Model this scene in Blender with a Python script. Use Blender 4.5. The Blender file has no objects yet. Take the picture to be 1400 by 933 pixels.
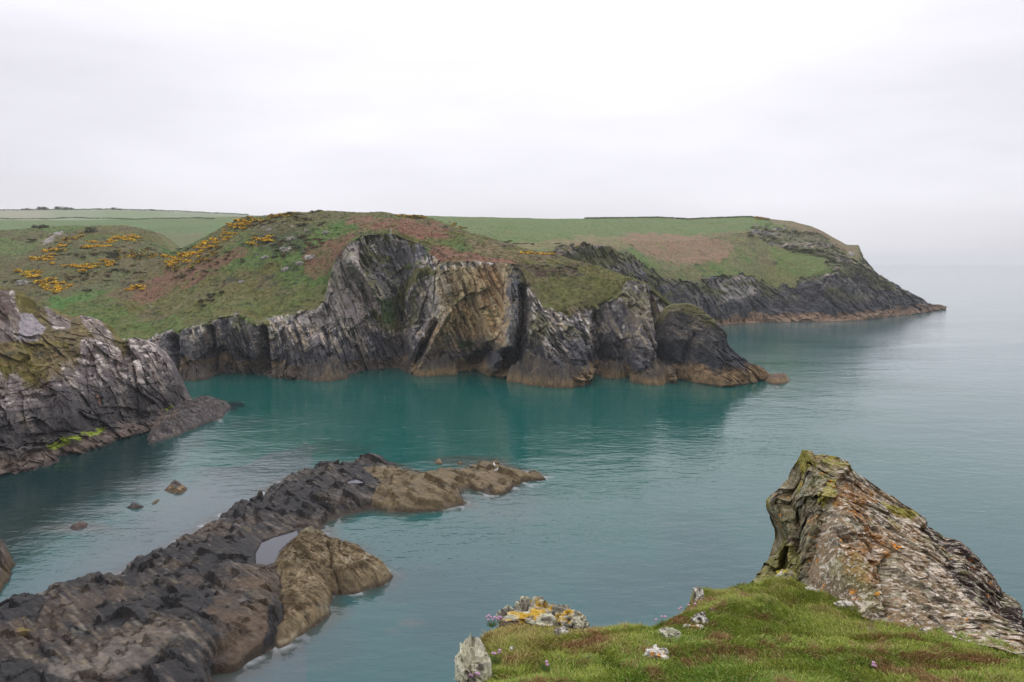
import bpy, bmesh, math, random
import numpy as np

# ------------------------------------------------------------------ camera, world, sun, exposure
scene = bpy.context.scene
COL = scene.collection
FPX, CX, CY = 1090.0, 700.0, 466.5          # photograph's focal length and centre (1400 x 933)
PITCH = math.radians(5.66)
EYE = 30.0                                   # metres above the sea

cam_data = bpy.data.cameras.new("camera")
cam_data.sensor_width = 36.0
cam_data.lens = 36.0 * FPX / 1400.0
cam_data.clip_start = 0.1
cam_data.clip_end = 60000.0
cam = bpy.data.objects.new("camera", cam_data)
COL.objects.link(cam)
cam.location = (0, 0, EYE)
cam.rotation_euler = (math.pi / 2 - PITCH, 0, 0)
scene.camera = cam

SUN_EL, SUN_AZ = math.radians(52), math.radians(6)
world = bpy.data.worlds.new("World")
scene.world = world
world.use_nodes = True
wn, wl = world.node_tree.nodes, world.node_tree.links
wn.clear()
w_out = wn.new("ShaderNodeOutputWorld")
w_bg = wn.new("ShaderNodeBackground")
w_bg.inputs["Strength"].default_value = 0.1
w_sky = wn.new("ShaderNodeTexSky")
w_sky.sky_type = 'NISHITA'
w_sky.sun_disc = False
w_sky.sun_elevation = SUN_EL
w_sky.sun_rotation = SUN_AZ
w_geo = wn.new("ShaderNodeTexCoord")
w_sep = wn.new("ShaderNodeSeparateXYZ")
wl.new(w_geo.outputs["Generated"], w_sep.inputs[0])
# cloud brightness: CIE-overcast like rise to the zenith, soft broad bands of cloud
w_ramp = wn.new("ShaderNodeMapRange")
w_ramp.inputs["From Min"].default_value = 0.0
w_ramp.inputs["From Max"].default_value = 1.0
w_ramp.inputs["To Min"].default_value = 8.3
w_ramp.inputs["To Max"].default_value = 12.0
wl.new(w_sep.outputs["Z"], w_ramp.inputs["Value"])
w_map = wn.new("ShaderNodeMapping")
w_map.inputs["Scale"].default_value = (1.3, 1.3, 5.5)
w_map.inputs["Rotation"].default_value = (0.0, 0.12, 0.0)
wl.new(w_geo.outputs["Generated"], w_map.inputs["Vector"])
w_n = wn.new("ShaderNodeTexNoise")
w_n.inputs["Scale"].default_value = 1.6
w_n.inputs["Detail"].default_value = 4.0
w_n.inputs["Roughness"].default_value = 0.5
wl.new(w_map.outputs[0], w_n.inputs["Vector"])
w_nr = wn.new("ShaderNodeMapRange")
w_nr.inputs["From Min"].default_value = 0.3
w_nr.inputs["From Max"].default_value = 0.7
w_nr.inputs["To Min"].default_value = 0.89
w_nr.inputs["To Max"].default_value = 1.10
wl.new(w_n.outputs["Fac"], w_nr.inputs["Value"])
# glow of the veiled sun
w_dot = wn.new("ShaderNodeVectorMath"); w_dot.operation = 'DOT_PRODUCT'
w_nrm = wn.new("ShaderNodeVectorMath"); w_nrm.operation = 'NORMALIZE'
wl.new(w_geo.outputs["Generated"], w_nrm.inputs[0])
wl.new(w_nrm.outputs[0], w_dot.inputs[0])
w_dot.inputs[1].default_value = (math.sin(SUN_AZ) * math.cos(SUN_EL), math.cos(SUN_AZ) * math.cos(SUN_EL), math.sin(SUN_EL))
w_gl = wn.new("ShaderNodeMapRange")
w_gl.inputs["From Min"].default_value = 0.55
w_gl.inputs["From Max"].default_value = 1.0
w_gl.inputs["To Min"].default_value = 0.98
w_gl.inputs["To Max"].default_value = 1.38
wl.new(w_dot.outputs["Value"], w_gl.inputs["Value"])
w_m1 = wn.new("ShaderNodeMath"); w_m1.operation = 'MULTIPLY'
w_m2 = wn.new("ShaderNodeMath"); w_m2.operation = 'MULTIPLY'
wl.new(w_ramp.outputs[0], w_m1.inputs[0]); wl.new(w_nr.outputs[0], w_m1.inputs[1])
wl.new(w_m1.outputs[0], w_m2.inputs[0]); wl.new(w_gl.outputs[0], w_m2.inputs[1])
w_tint = wn.new("ShaderNodeVectorMath"); w_tint.operation = 'SCALE'
w_tint.inputs[0].default_value = (0.99, 0.97, 1.045)
wl.new(w_m2.outputs[0], w_tint.inputs["Scale"])
w_mix = wn.new("ShaderNodeMixRGB")
w_mix.inputs["Fac"].default_value = 0.93
wl.new(w_sky.outputs[0], w_mix.inputs["Color1"])
wl.new(w_tint.outputs[0], w_mix.inputs["Color2"])
wl.new(w_mix.outputs[0], w_bg.inputs["Color"])
wl.new(w_bg.outputs[0], w_out.inputs["Surface"])

sun_data = bpy.data.lights.new("sun", 'SUN')
sun_data.energy = 0.55
sun_data.angle = math.radians(35)
sun_data.color = (1.0, 0.97, 0.92)
sun = bpy.data.objects.new("sun", sun_data)
COL.objects.link(sun)
sun.location = (40, 300, 400)
# light travels from the sun (ahead and above) towards the viewer
sun.rotation_euler = (-(math.pi / 2 - SUN_EL), 0, -SUN_AZ)

vs = scene.view_settings
vs.view_transform = 'Standard'
vs.look = 'None'
vs.exposure = 0.0
vs.gamma = 1.0
vs.use_curve_mapping = False
scene.cycles.max_bounces = 10
scene.cycles.diffuse_bounces = 3
scene.cycles.glossy_bounces = 3
scene.cycles.volume_bounces = 6
scene.cycles.use_denoising = True

rng = np.random.default_rng(7)
random.seed(7)

# ------------------------------------------------------------------ geometry of the view: a pixel of the photograph to a point of the place
cp, sp = math.cos(PITCH), math.sin(PITCH)

def ray(px, py):
    px = np.asarray(px, float); py = np.asarray(py, float)
    a = (px - CX) / FPX; b = (CY - py) / FPX
    return a, cp + b * sp, -sp + b * cp

def at(px, py, Y):
    dx, dy, dz = ray(px, py)
    t = np.asarray(Y, float) / dy
    return np.stack(np.broadcast_arrays(dx * t, dy * t, EYE + dz * t), -1)

def at_z(px, py, z=0.0):
    dx, dy, dz = ray(px, py)
    t = (z - EYE) / dz
    return np.stack(np.broadcast_arrays(dx * t, dy * t, EYE + dz * t), -1)

def proj(P):
    x, y, z = P[..., 0], P[..., 1], P[..., 2] - EYE
    f = y * cp - z * sp
    u = y * sp + z * cp
    return CX + FPX * x / f, CY - FPX * u / f

def crv(*pts):
    xs = np.array([p[0] for p in pts], float); ys = np.array([p[1] for p in pts], float)
    return lambda x: np.interp(x, xs, ys)

# ------------------------------------------------------------------ noise
U = np.uint32

def _h(ix, iy, iz, seed):
    h = ix.astype(U) * U(374761393) + iy.astype(U) * U(668265263) + iz.astype(U) * U(2147483647 - 58) + U((seed * 2654435761) & 0xffffffff)
    h ^= h >> U(13); h *= U(1274126177); h ^= h >> U(16); h *= U(2246822519); h ^= h >> U(13)
    return h.astype(np.float32) * np.float32(1.0 / 4294967296.0)

def vnoise(Q, seed=0):
    Q = np.asarray(Q, np.float32)
    F = np.floor(Q); I = F.astype(np.int64); f = Q - F
    w = f * f * f * (f * (f * 6 - 15) + 10)
    ix, iy, iz = I[..., 0], I[..., 1], I[..., 2]
    r = 0
    for dx in (0, 1):
        wx = w[..., 0] if dx else 1 - w[..., 0]
        for dy in (0, 1):
            wy = wx * (w[..., 1] if dy else 1 - w[..., 1])
            for dz in (0, 1):
                r = r + wy * (w[..., 2] if dz else 1 - w[..., 2]) * _h(ix + dx, iy + dy, iz + dz, seed)
    return r                                     # 0..1

def fbm(P, scale, octaves=4, seed=0, gain=0.5):
    """signed fractal noise, about -1..1; scale = size in metres of the largest lump (scalar or xyz)"""
    Q = np.asarray(P, np.float32) / np.asarray(scale, np.float32)
    r = 0; a = 1.0; n = 0
    for o in range(octaves):
        r = r + a * (vnoise(Q + 17.3 * o, seed + o) - 0.5); n += a
        Q = Q * 2.03; a *= gain
    return r * (2.6 / n)

def ridged(P, scale, octaves=3, seed=0):
    Q = np.asarray(P, np.float32) / np.asarray(scale, np.float32)
    r = 0; a = 1.0; n = 0
    for o in range(octaves):
        r = r + a * (1 - np.abs(2 * vnoise(Q + 9.1 * o, seed + o) - 1)); n += a
        Q = Q * 2.1; a *= 0.5
    return r / n

def frame(n, d):
    n = np.array(n, float); n /= np.linalg.norm(n)
    d = np.array(d, float); d -= n * (d @ n); d /= np.linalg.norm(d)
    return np.stack([n, d, np.cross(n, d)], 0)

def blocks(P, fr, size, seed=0):
    """broken strata: a random value per slab of rock"""
    Q = P @ fr.T
    a = Q[..., 0] / size[0]; ia = np.floor(a).astype(np.int64); zero = np.zeros_like(ia)
    b = Q[..., 1] / size[1] + 7 * _h(ia, zero, zero, seed + 1); ib = np.floor(b).astype(np.int64)
    c = Q[..., 2] / size[2] + 5 * _h(ia, ib, zero, seed + 2); ic = np.floor(c).astype(np.int64)
    h = _h(ia, ib, ic, seed + 3)
    return h + 1.1 * (_h(ia, ib, ic, seed + 4) - .5) * (b - ib - .5) + 1.1 * (_h(ia, ib, ic, seed + 5) - .5) * (c - ic - .5) + .5 * (_h(ia, ib, ic, seed + 6) - .5) * (a - ia - .5)

def sm(x, a, b):
    t = np.clip((x - a) / (b - a), 0, 1)
    return t * t * (3 - 2 * t)

def inpoly(x, y, poly):
    r = np.zeros(np.shape(x), bool)
    n = len(poly)
    for i in range(n):
        x1, y1 = poly[i]; x2, y2 = poly[(i + 1) % n]
        if y1 == y2: continue
        c = ((y1 > y) != (y2 > y)) & (x < (x2 - x1) * (y - y1) / (y2 - y1) + x1)
        r ^= c
    return r

def segdist(x, y, pts, closed=False):
    best = np.full(np.shape(x), 1e9, np.float32)
    n = len(pts)
    for i in range(n if closed else n - 1):
        x1, y1 = pts[i]; x2, y2 = pts[(i + 1) % n]
        dx, dy = x2 - x1, y2 - y1
        t = np.clip(((x - x1) * dx + (y - y1) * dy) / (dx * dx + dy * dy + 1e-12), 0, 1)
        best = np.minimum(best, np.hypot(x - x1 - t * dx, y - y1 - t * dy))
    return best

def sdpoly(x, y, poly):
    d = segdist(x, y, poly, True)
    return np.where(inpoly(x, y, poly), d, -d)

def S(r, g, b, k=0.8):
    """sRGB seen under the overcast sky -> base colour of the thing itself (k = light that reaches it)"""
    c = np.array([r, g, b], float) / 255
    l = np.where(c <= 0.04045, c / 12.92, ((c + 0.055) / 1.055) ** 2.4)
    return l / k

def mixc(C, col, m):
    C += (np.asarray(col) - C) * np.clip(m, 0, 1)[..., None]

# ------------------------------------------------------------------ meshes and materials
def props(o, label=None, cat=None, group=None, kind=None):
    if label: o["label"] = label
    if cat: o["category"] = cat
    if group: o["group"] = group
    if kind: o["kind"] = kind
    return o

def link(name, me, mat=None, parent=None):
    o = bpy.data.objects.new(name, me)
    COL.objects.link(o)
    if mat: me.materials.append(mat)
    if parent: o.parent = parent
    return o

def mesh_np(name, V, F, C=None, smooth=False):
    V = np.ascontiguousarray(V, np.float32).reshape(-1, 3)
    F = np.ascontiguousarray(F, np.int32)
    k = F.shape[1]
    me = bpy.data.meshes.new(name)
    me.vertices.add(len(V)); me.vertices.foreach_set("co", V.ravel())
    me.loops.add(F.size); me.loops.foreach_set("vertex_index", F.ravel())
    me.polygons.add(len(F))
    me.polygons.foreach_set("loop_start", np.arange(0, F.size, k, dtype=np.int32))
    me.polygons.foreach_set("use_smooth", np.full(len(F), smooth, bool))
    if C is not None:
        a = me.attributes.new("Col", 'FLOAT_COLOR', 'POINT')
        c4 = np.ones((len(V), 4), np.float32); c4[:, :3] = np.clip(np.asarray(C).reshape(-1, 3), 0.002, 0.95)
        a.data.foreach_set("color", c4.ravel())
    me.update(calc_edges=True)
    me.validate()
    return me

def grid_faces(nu, nv, flip=False):
    i = np.arange(nu - 1)[:, None] * nv + np.arange(nv - 1)[None, :]
    q = np.stack([i, i + nv, i + nv + 1, i + 1], -1).reshape(-1, 4)
    return q[:, ::-1] if flip else q

def grid_normals(P):
    du = np.gradient(P, axis=0); dv = np.gradient(P, axis=1)
    n = np.cross(du, dv)
    return n / (np.linalg.norm(n, axis=-1, keepdims=True) + 1e-9)

def new_mat(name, rough=0.9, spec=0.25, fine=2.0, fine_amt=0.35, bump=0.3, bump_dist=0.1, stretch=(1, 1, 1)):
    m = bpy.data.materials.new(name); m.use_nodes = True
    N, L = m.node_tree.nodes, m.node_tree.links
    b = N["Principled BSDF"]
    b.inputs["Roughness"].default_value = rough
    b.inputs["Specular IOR Level"].default_value = spec
    at_ = N.new("ShaderNodeAttribute"); at_.attribute_name = "Col"
    tc = N.new("ShaderNodeTexCoord")
    mp = N.new("ShaderNodeMapping"); mp.inputs["Scale"].default_value = stretch
    L.new(tc.outputs["Object"], mp.inputs["Vector"])
    n1 = N.new("ShaderNodeTexNoise"); n1.inputs["Scale"].default_value = fine; n1.inputs["Detail"].default_value = 6; n1.inputs["Roughness"].default_value = 0.65
    L.new(mp.outputs[0], n1.inputs["Vector"])
    mr = N.new("ShaderNodeMapRange"); mr.inputs["From Min"].default_value = 0.3; mr.inputs["From Max"].default_value = 0.7
    mr.inputs["To Min"].default_value = 1 - fine_amt; mr.inputs["To Max"].default_value = 1 + fine_amt
    L.new(n1.outputs["Fac"], mr.inputs["Value"])
    vm = N.new("ShaderNodeVectorMath"); vm.operation = 'SCALE'
    L.new(at_.outputs["Color"], vm.inputs[0]); L.new(mr.outputs[0], vm.inputs["Scale"])
    L.new(vm.outputs[0], b.inputs["Base Color"])
    bp = N.new("ShaderNodeBump"); bp.inputs["Strength"].default_value = bump; bp.inputs["Distance"].default_value = bump_dist
    L.new(n1.outputs["Fac"], bp.inputs["Height"]); L.new(bp.outputs[0], b.inputs["Normal"])
    return m

M_LAND = new_mat("headland rock and turf", fine=0.8, fine_amt=0.42, bump=0.6, bump_dist=0.5)
M_REEF = new_mat("wet reef rock", rough=0.75, spec=0.3, fine=2.2, fine_amt=0.4, bump=0.7, bump_dist=0.25)
M_TURF = new_mat("turf soil", fine=14, fine_amt=0.4, bump=0.6, bump_dist=0.02)
M_CRAG = new_mat("lichened crag rock", fine=16, fine_amt=0.35, bump=0.7, bump_dist=0.03)
M_LEAF = new_mat("foliage", fine=3, fine_amt=0.25, bump=0, spec=0.15)
M_BLADE = new_mat("grass blade", rough=0.7, spec=0.2, fine=30, fine_amt=0.1, bump=0)

# ------------------------------------------------------------------ loft of a coast: columns along the shore, rows from the water to the ridge and over it
def loft(pxs, rows, segs, back=()):
    """rows: (py curve, distance curve or None for sea level); back: (dy, dz) steps beyond the last row"""
    pts = []
    for pc, yc in rows:
        py = pc(pxs)
        pts.append(at_z(pxs, py, -0.3) if yc is None else at(pxs, py, yc(pxs)))
    out, vv = [], []
    for k in range(len(pts) - 1):
        n = segs[k]
        t = np.linspace(0, 1, n, endpoint=False)
        out.append(pts[k][:, None] * (1 - t)[None, :, None] + pts[k + 1][:, None] * t[None, :, None])
        vv.append(k + t)
    out.append(pts[-1][:, None]); vv.append(np.array([len(pts) - 1.0]))
    last = pts[-1]
    for j, (dy, dz, n) in enumerate(back):
        nxt = last + np.array([0, dy, dz])
        t = np.linspace(0, 1, n + 1)[1:]
        out.append(last[:, None] * (1 - t)[None, :, None] + nxt[:, None] * t[None, :, None])
        vv.append(len(pts) - 1 + j + t)
        last = nxt
    P = np.concatenate(out, 1)
    Vv = np.broadcast_to(np.concatenate(vv)[None, :], P.shape[:2]).copy()
    return P, Vv

def lines_depth(PX, PY, feats):
    d = np.zeros(PX.shape, np.float32)
    for pts, w, a in feats:
        s = segdist(PX, PY, pts)
        d += a * np.clip(1 - s / w, 0, 1) ** 1.3
    return d

LAND = {}        # name -> (PX, PY, P) for standing things on the ground

def ground_at(name, px, py):
    PX, PY, P, nfront = LAND[name]
    j = int(np.argmin(np.abs(PX[:, 0] - px)))
    k = int(np.argmin(np.abs(PY[j, :nfront] - py)))
    return P[j, k]

C_OLIVE = S(94, 94, 48); C_GREEN = S(82, 104, 48); C_BRIGHT = S(74, 110, 50); C_BROWN = S(104, 90, 68)
C_BRACK = S(126, 92, 74); C_RED = S(116, 84, 66); C_DARKV = S(54, 56, 42); C_FIELD = S(86, 105, 58)

def turf_colour(P, C, seed, olive=C_OLIVE):
    n1 = fbm(P, 26, 3, seed); n2 = fbm(P, 6, 3, seed + 9); n3 = fbm(P, (2.4, 2.4, 1.2), 3, seed + 18)
    C[...] = olive
    mixc(C, C_GREEN, sm(n1 + 0.4 * n2, -0.1, 0.5))
    mixc(C, C_BROWN, 0.75 * sm(-n1 + 0.6 * n2, 0.2, 0.8))
    n4 = fbm(P, (1.1, 1.1, .6), 3, seed + 27)
    mixc(C, C_DARKV, 0.85 * sm(n3 + 0.5 * n2 + .3 * n4, 0.25, 0.8))
    mixc(C, S(124, 108, 78), 0.6 * sm(-n3 + .5 * n4 - .3 * n2, 0.3, 0.8))
    C *= (1 + 0.22 * n3 + 0.22 * n4)[..., None]
    return n1, n2, n3

def rock_colour(P, fr, seed, sz=1.0):
    b1 = blocks(P, fr, (1.6 * sz, 9 * sz, 4 * sz), seed)
    b2 = blocks(P, fr, (0.6 * sz, 4 * sz, 2 * sz), seed + 5)
    st = fbm(P @ fr.T, (0.8 * sz, 9 * sz, 5 * sz), 4, seed + 11)
    n = fbm(P, 9 * sz, 4, seed + 20)
    C = np.empty(P.shape); C[...] = S(88, 83, 80, .62)
    mixc(C, S(60, 58, 62, .62), sm(st + 0.5 * n + b1 - 0.5, -0.1, 0.7))
    mixc(C, S(120, 108, 88, .62), 0.8 * sm(-st + n * .6 + b2 - 0.5, 0.15, 0.8))
    mixc(C, S(150, 146, 140, .62), 0.8 * sm(fbm(P @ fr.T, (1.2 * sz, 3 * sz, 2 * sz), 3, seed + 30) + 0.3 * n, 0.5, 0.8))
    f2 = fbm(P @ fr.T, (0.35 * sz, 2.4 * sz, 1.2 * sz), 3, seed + 40)
    mixc(C, S(168, 162, 152, .62), 0.7 * sm(f2 + .3 * n, .4, .7))
    mixc(C, S(40, 38, 40, .62), 0.7 * sm(-f2 + .2 * n, .35, .7))
    C *= (0.7 + 0.6 * b2)[..., None]
    return C, st, n, b1, b2

def shore_bands(P, C, seed, tan_top=2.2, dark_top=8.0, nz=None, tan=None):
    """lichen black above the tide line, barnacle and wrack tan below it"""
    n = fbm(P, (6, 6, 3), 4, seed)
    z = P[..., 2] + 2.6 * n
    mixc(C, S(46, 47, 52, .5), 0.8 * (1 - sm(z, dark_top * 0.45, dark_top * 1.25)))
    t = (1 - sm(z, tan_top * 0.75, tan_top * 1.25))
    mixc(C, S(116, 98, 72, .6) if tan is None else tan, 0.9 * t)
    mixc(C, S(70, 58, 44, .6), 0.7 * t * sm(fbm(P, 1.2, 3, seed + 5), 0.1, 0.6))
    mixc(C, S(48, 44, 38, .6), 0.8 * (1 - sm(P[..., 2] + 0.3 * n, 0.15, 0.5)))

# ================================================================== THE SEA
na = 420
rad = np.concatenate([np.linspace(8, 40, 12), np.linspace(41, 135, 150), np.linspace(137, 700, 150), np.geomspace(710, 12500, 90)])
nr = len(rad)
ang = np.concatenate([np.linspace(-180, -46, 30, endpoint=False), np.linspace(-46, 46, na - 60), np.linspace(46, 180, 31)[1:]])
A, R = np.meshgrid(np.radians(ang), rad, indexing='ij')
SP = np.stack([R * np.sin(A), R * np.cos(A), np.zeros_like(R)], -1)
spx, spy = proj(np.where(SP[..., 1:2] > 5, SP, np.array([0, 5.0, 0])))
SC = np.empty(SP.shape)
SC[...] = np.array([0.008, 0.100, 0.086])
# deep teal in the cove, greyer blue seawards and over the pale bottom near the viewer
wx, wy = SP[..., 0], SP[..., 1]
fn = fbm(SP, 60, 3, 401)
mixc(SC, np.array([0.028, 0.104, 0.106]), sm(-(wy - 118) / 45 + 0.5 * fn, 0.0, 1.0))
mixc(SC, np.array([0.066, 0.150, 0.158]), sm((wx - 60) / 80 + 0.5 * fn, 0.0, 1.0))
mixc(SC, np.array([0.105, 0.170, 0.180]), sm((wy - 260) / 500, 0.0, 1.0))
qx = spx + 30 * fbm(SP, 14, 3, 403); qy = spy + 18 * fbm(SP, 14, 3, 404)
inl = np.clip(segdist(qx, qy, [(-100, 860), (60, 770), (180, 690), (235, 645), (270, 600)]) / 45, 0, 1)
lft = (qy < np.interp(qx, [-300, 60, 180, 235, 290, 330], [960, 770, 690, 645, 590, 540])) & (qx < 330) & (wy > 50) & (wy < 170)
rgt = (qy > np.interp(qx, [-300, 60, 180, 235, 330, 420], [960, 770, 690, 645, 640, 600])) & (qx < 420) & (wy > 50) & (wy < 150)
mixc(SC, np.array([0.010, 0.034, 0.034]), (.35 + .65 * inl) * lft)  # dark reflection of the left cliff, painted into the water colour
mixc(SC, np.array([0.062, 0.098, 0.110]), inl * rgt * .9)  # inlet painted paler beside it, where the water mirrors the sky
# sunken rocks that show through
fine = fbm(SP, 5, 4, 402)
for (cx, cy, rx, ry, am, colr) in [
        (560, 852, 34, 9, .6, (0.11, 0.12, 0.115)), (535, 862, 20, 6, .5, (0.10, 0.115, 0.11)), (700, 690, 70, 26, .45, (0.07, 0.09, 0.10)), (450, 612, 60, 10, .55, (0.012, 0.06, 0.05)),
        (200, 690, 95, 40, .25, (0.11, 0.14, 0.14)), (640, 632, 60, 10, .6, (0.05, 0.055, 0.05)), (110, 722, 60, 12, .6, (0.09, 0.085, 0.08)),
        (560, 800, 45, 30, .3, (0.05, 0.07, 0.08)), (430, 880, 70, 40, .35, (0.05, 0.07, 0.08)), (980, 760, 90, 60, .3, (0.03, 0.05, 0.075)),
        (620, 830, 90, 60, .25, (0.02, 0.045, 0.07)), (870, 800, 90, 40, .25, (0.04, 0.06, 0.085)), (220, 668, 50, 14, .5, (0.10, 0.11, 0.11)),
        (340, 580, 40, 10, .4, (0.05, 0.08, 0.07))]:
    c = at_z(cx, cy); e1 = at_z(cx + rx, cy); e2 = at_z(cx, cy - ry)
    q = np.hypot((wx - c[0]) / abs(e1[0] - c[0]), (wy - c[1]) / abs(e2[1] - c[1]))
    mixc(SC, np.array(colr), am * sm(1.25 - q + 0.5 * fine, 0.1, 0.9))
RP = [(-260, 930), (-120, 878), (0, 842), (60, 822), (128, 804), (152, 795), (200, 768), (250, 738), (296, 708), (338, 690), (357, 686), (362, 672), (385, 660), (420, 646), (470, 635), (500, 631), (540, 636), (560, 648), (590, 652), (625, 647), (648, 637),
      (680, 633), (695, 642), (735, 648), (741, 652), (715, 660), (690, 673), (676, 680), (641, 669), (625, 674), (640, 692), (600, 698), (547, 703), (509, 697), (480, 702), (446, 718), (436, 728), (410, 740), (394, 800), (390, 862), (372, 890), (345, 904), (330, 914), (302, 922), (290, 965), (240, 1010), (100, 1060), (-260, 1080)]
SL = [(420, 722), (441, 728), (451, 748), (480, 750), (506, 770), (535, 787), (522, 801), (493, 811), (461, 812), (454, 824), (456, 837), (428, 859), (403, 878), (387, 886), (377, 874), (372, 830), (370, 790), (382, 757), (400, 737)]
near = (wy > 40) & (wy < 135) & (np.abs(wx) < 60)
for pl in (RP, SL):
    q_ = np.full(wx.shape, 1e3); pts_ = [tuple(at_z(x, y, 0.0)[:2]) for x, y in pl]
    q_[near] = segdist(wx[near], wy[near], pts_, True)
    mixc(SC, np.array([0.060, 0.062, 0.050]), .8 * (1 - sm(q_ + .9 * fine, 0.0, 2.6)))
    wash = fbm(SP[near] if False else SP, 1.3, 3, 405)
    mixc(SC, np.array([0.50, 0.54, 0.55]), .75 * (1 - sm(q_ + .5 * wash, 0.1, 1.1)) * sm(wash + .4 * fine, .18, .5))
tipx = [(300, 578), (316, 562), (312, 550)], [(682, 679), (700, 672), (722, 662), (742, 654)], [(1040, 530), (1060, 530), (1080, 527)]
for tp in tipx:
    t_ = [tuple(at_z(x, y)[:2]) for x, y in tp]
    mixc(SC, np.array([0.42, 0.46, 0.47]), .7 * (1 - sm(segdist(wx, wy, t_) + 1.0 * wash, .3, 2.6)) * sm(wash + .3 * fine, .1, .45))
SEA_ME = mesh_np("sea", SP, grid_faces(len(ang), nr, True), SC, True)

m_sea = bpy.data.materials.new("sea water"); m_sea.use_nodes = True
N, L = m_sea.node_tree.nodes, m_sea.node_tree.links
b = N["Principled BSDF"]
b.inputs["IOR"].default_value = 1.333
b.inputs["Roughness"].default_value = 0.07
a_ = N.new("ShaderNodeAttribute"); a_.attribute_name = "Col"
L.new(a_.outputs["Color"], b.inputs["Base Color"])
tc = N.new("ShaderNodeTexCoord")
def wave(scale, sx, sy, rot, detail, dist):
    mp = N.new("ShaderNodeMapping"); mp.inputs["Scale"].default_value = (sx, sy, 1); mp.inputs["Rotation"].default_value = (0, 0, rot)
    L.new(tc.outputs["Object"], mp.inputs["Vector"])
    n = N.new("ShaderNodeTexNoise"); n.inputs["Scale"].default_value = scale; n.inputs["Detail"].default_value = detail; n.inputs["Distortion"].default_value = 0.3
    L.new(mp.outputs[0], n.inputs["Vector"])
    bp = N.new("ShaderNodeBump"); bp.inputs["Strength"].default_value = 1.0; bp.inputs["Distance"].default_value = dist
    L.new(n.outputs["Fac"], bp.inputs["Height"])
    return bp, n
b1, _ = wave(0.14, 0.6, 1.0, 0.2, 2, 0.14)
b2, _ = wave(0.75, 0.5, 1.0, -0.12, 3, 0.12)
b3, n3 = wave(2.6, 0.6, 1.0, 0.25, 2, 0.03)
# breeze comes in patches: calmer lanes keep a clear mirror
nm = N.new("ShaderNodeTexNoise"); nm.inputs["Scale"].default_value = 0.035; nm.inputs["Detail"].default_value = 3
mpm = N.new("ShaderNodeMapping"); mpm.inputs["Scale"].default_value = (0.5, 1.3, 1)
L.new(tc.outputs["Object"], mpm.inputs["Vector"]); L.new(mpm.outputs[0], nm.inputs["Vector"])
mrm = N.new("ShaderNodeMapRange"); mrm.inputs["From Min"].default_value = 0.35; mrm.inputs["From Max"].default_value = 0.65
mrm.inputs["To Min"].default_value = 0.35; mrm.inputs["To Max"].default_value = 1.0
L.new(nm.outputs["Fac"], mrm.inputs["Value"])
L.new(mrm.outputs[0], b2.inputs["Strength"]); L.new(mrm.outputs[0], b3.inputs["Strength"])
L.new(b1.outputs[0], b2.inputs["Normal"]); L.new(b2.outputs[0], b3.inputs["Normal"])
L.new(b3.outputs[0], b.inputs["Normal"])
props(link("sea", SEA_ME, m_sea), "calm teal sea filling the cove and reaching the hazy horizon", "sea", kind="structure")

# ================================================================== MAIN HEADLAND (gorse valley, cliffs of the cove, grassy promontory)
px = np.arange(-140, 985, 1.0)
W = crv((-140, 522), (215, 522), (240, 522), (290, 513), (345, 511), (365, 517), (400, 521), (450, 520), (500, 508), (545, 505), (562, 514), (600, 512), (630, 510),
        (650, 508), (665, 515), (700, 521), (745, 527), (795, 527), (808, 519), (815, 511), (858, 516), (868, 523), (912, 525), (924, 516), (936, 507), (985, 497))
WY = W
T = crv((-140, 490), (205, 466), (222, 458), (240, 453), (285, 444), (300, 436), (330, 434), (352, 447), (372, 444), (400, 436), (430, 428), (446, 412), (450, 385),
        (462, 350), (478, 334), (495, 321), (540, 321), (572, 334), (588, 350), (606, 360), (650, 359), (700, 362), (712, 370), (722, 392), (740, 424), (760, 430),
        (790, 426), (820, 421), (842, 407), (856, 385), (866, 386), (880, 392), (895, 402), (912, 416), (930, 430), (985, 470))
TY = crv((-140, 218), (215, 214), (300, 212), (360, 213), (440, 214), (500, 238), (560, 236), (610, 217), (700, 214), (730, 207), (800, 213), (850, 216), (880, 217), (900, 221), (930, 230), (985, 242))
# slope above the cliffs
G = crv((-140, 425), (0, 425), (100, 420), (200, 420), (300, 395), (400, 360), (440, 345), (480, 322), (540, 313), (600, 335), (640, 345), (700, 352), (760, 372), (800, 382), (850, 384), (866, 384),
        (880, 391), (895, 401), (912, 415), (930, 429), (985, 469))
GY = crv((-140, 245), (0, 250), (200, 245), (300, 238), (400, 240), (480, 243), (540, 243), (640, 226), (700, 226), (760, 224), (850, 220), (880, 219), (900, 223), (930, 232), (985, 244))
K = crv((-140, 360), (0, 358), (60, 350), (140, 345), (200, 360), (240, 365), (300, 345), (360, 325), (440, 312), (500, 304), (560, 305), (600, 318), (640, 330), (700, 343), (760, 354), (800, 366), (850, 379),
        (880, 390), (895, 400), (912, 414), (930, 428), (985, 468))
KY = crv((-140, 310), (0, 312), (140, 310), (200, 300), (240, 280), (300, 268), (400, 262), (500, 258), (560, 255), (640, 240), (700, 236), (760, 236), (850, 224), (880, 222), (900, 225), (930, 234), (985, 246))
RG = crv((-140, 318), (0, 315), (50, 312), (100, 309), (170, 309), (205, 316), (222, 330), (235, 345), (262, 335), (290, 318), (310, 306), (330, 299), (370, 294), (440, 289), (475, 290), (500, 291), (520, 289), (545, 293),
         (580, 295), (600, 303), (640, 318), (700, 335), (740, 345), (765, 350), (800, 360), (850, 376), (880, 389), (895, 399), (912, 413), (930, 427), (985, 467))
RY = crv((-140, 372), (0, 375), (170, 370), (222, 350), (240, 322), (300, 305), (400, 290), (520, 280), (600, 266), (700, 250), (760, 246), (850, 230), (880, 228), (900, 229), (930, 237), (985, 248))
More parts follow.
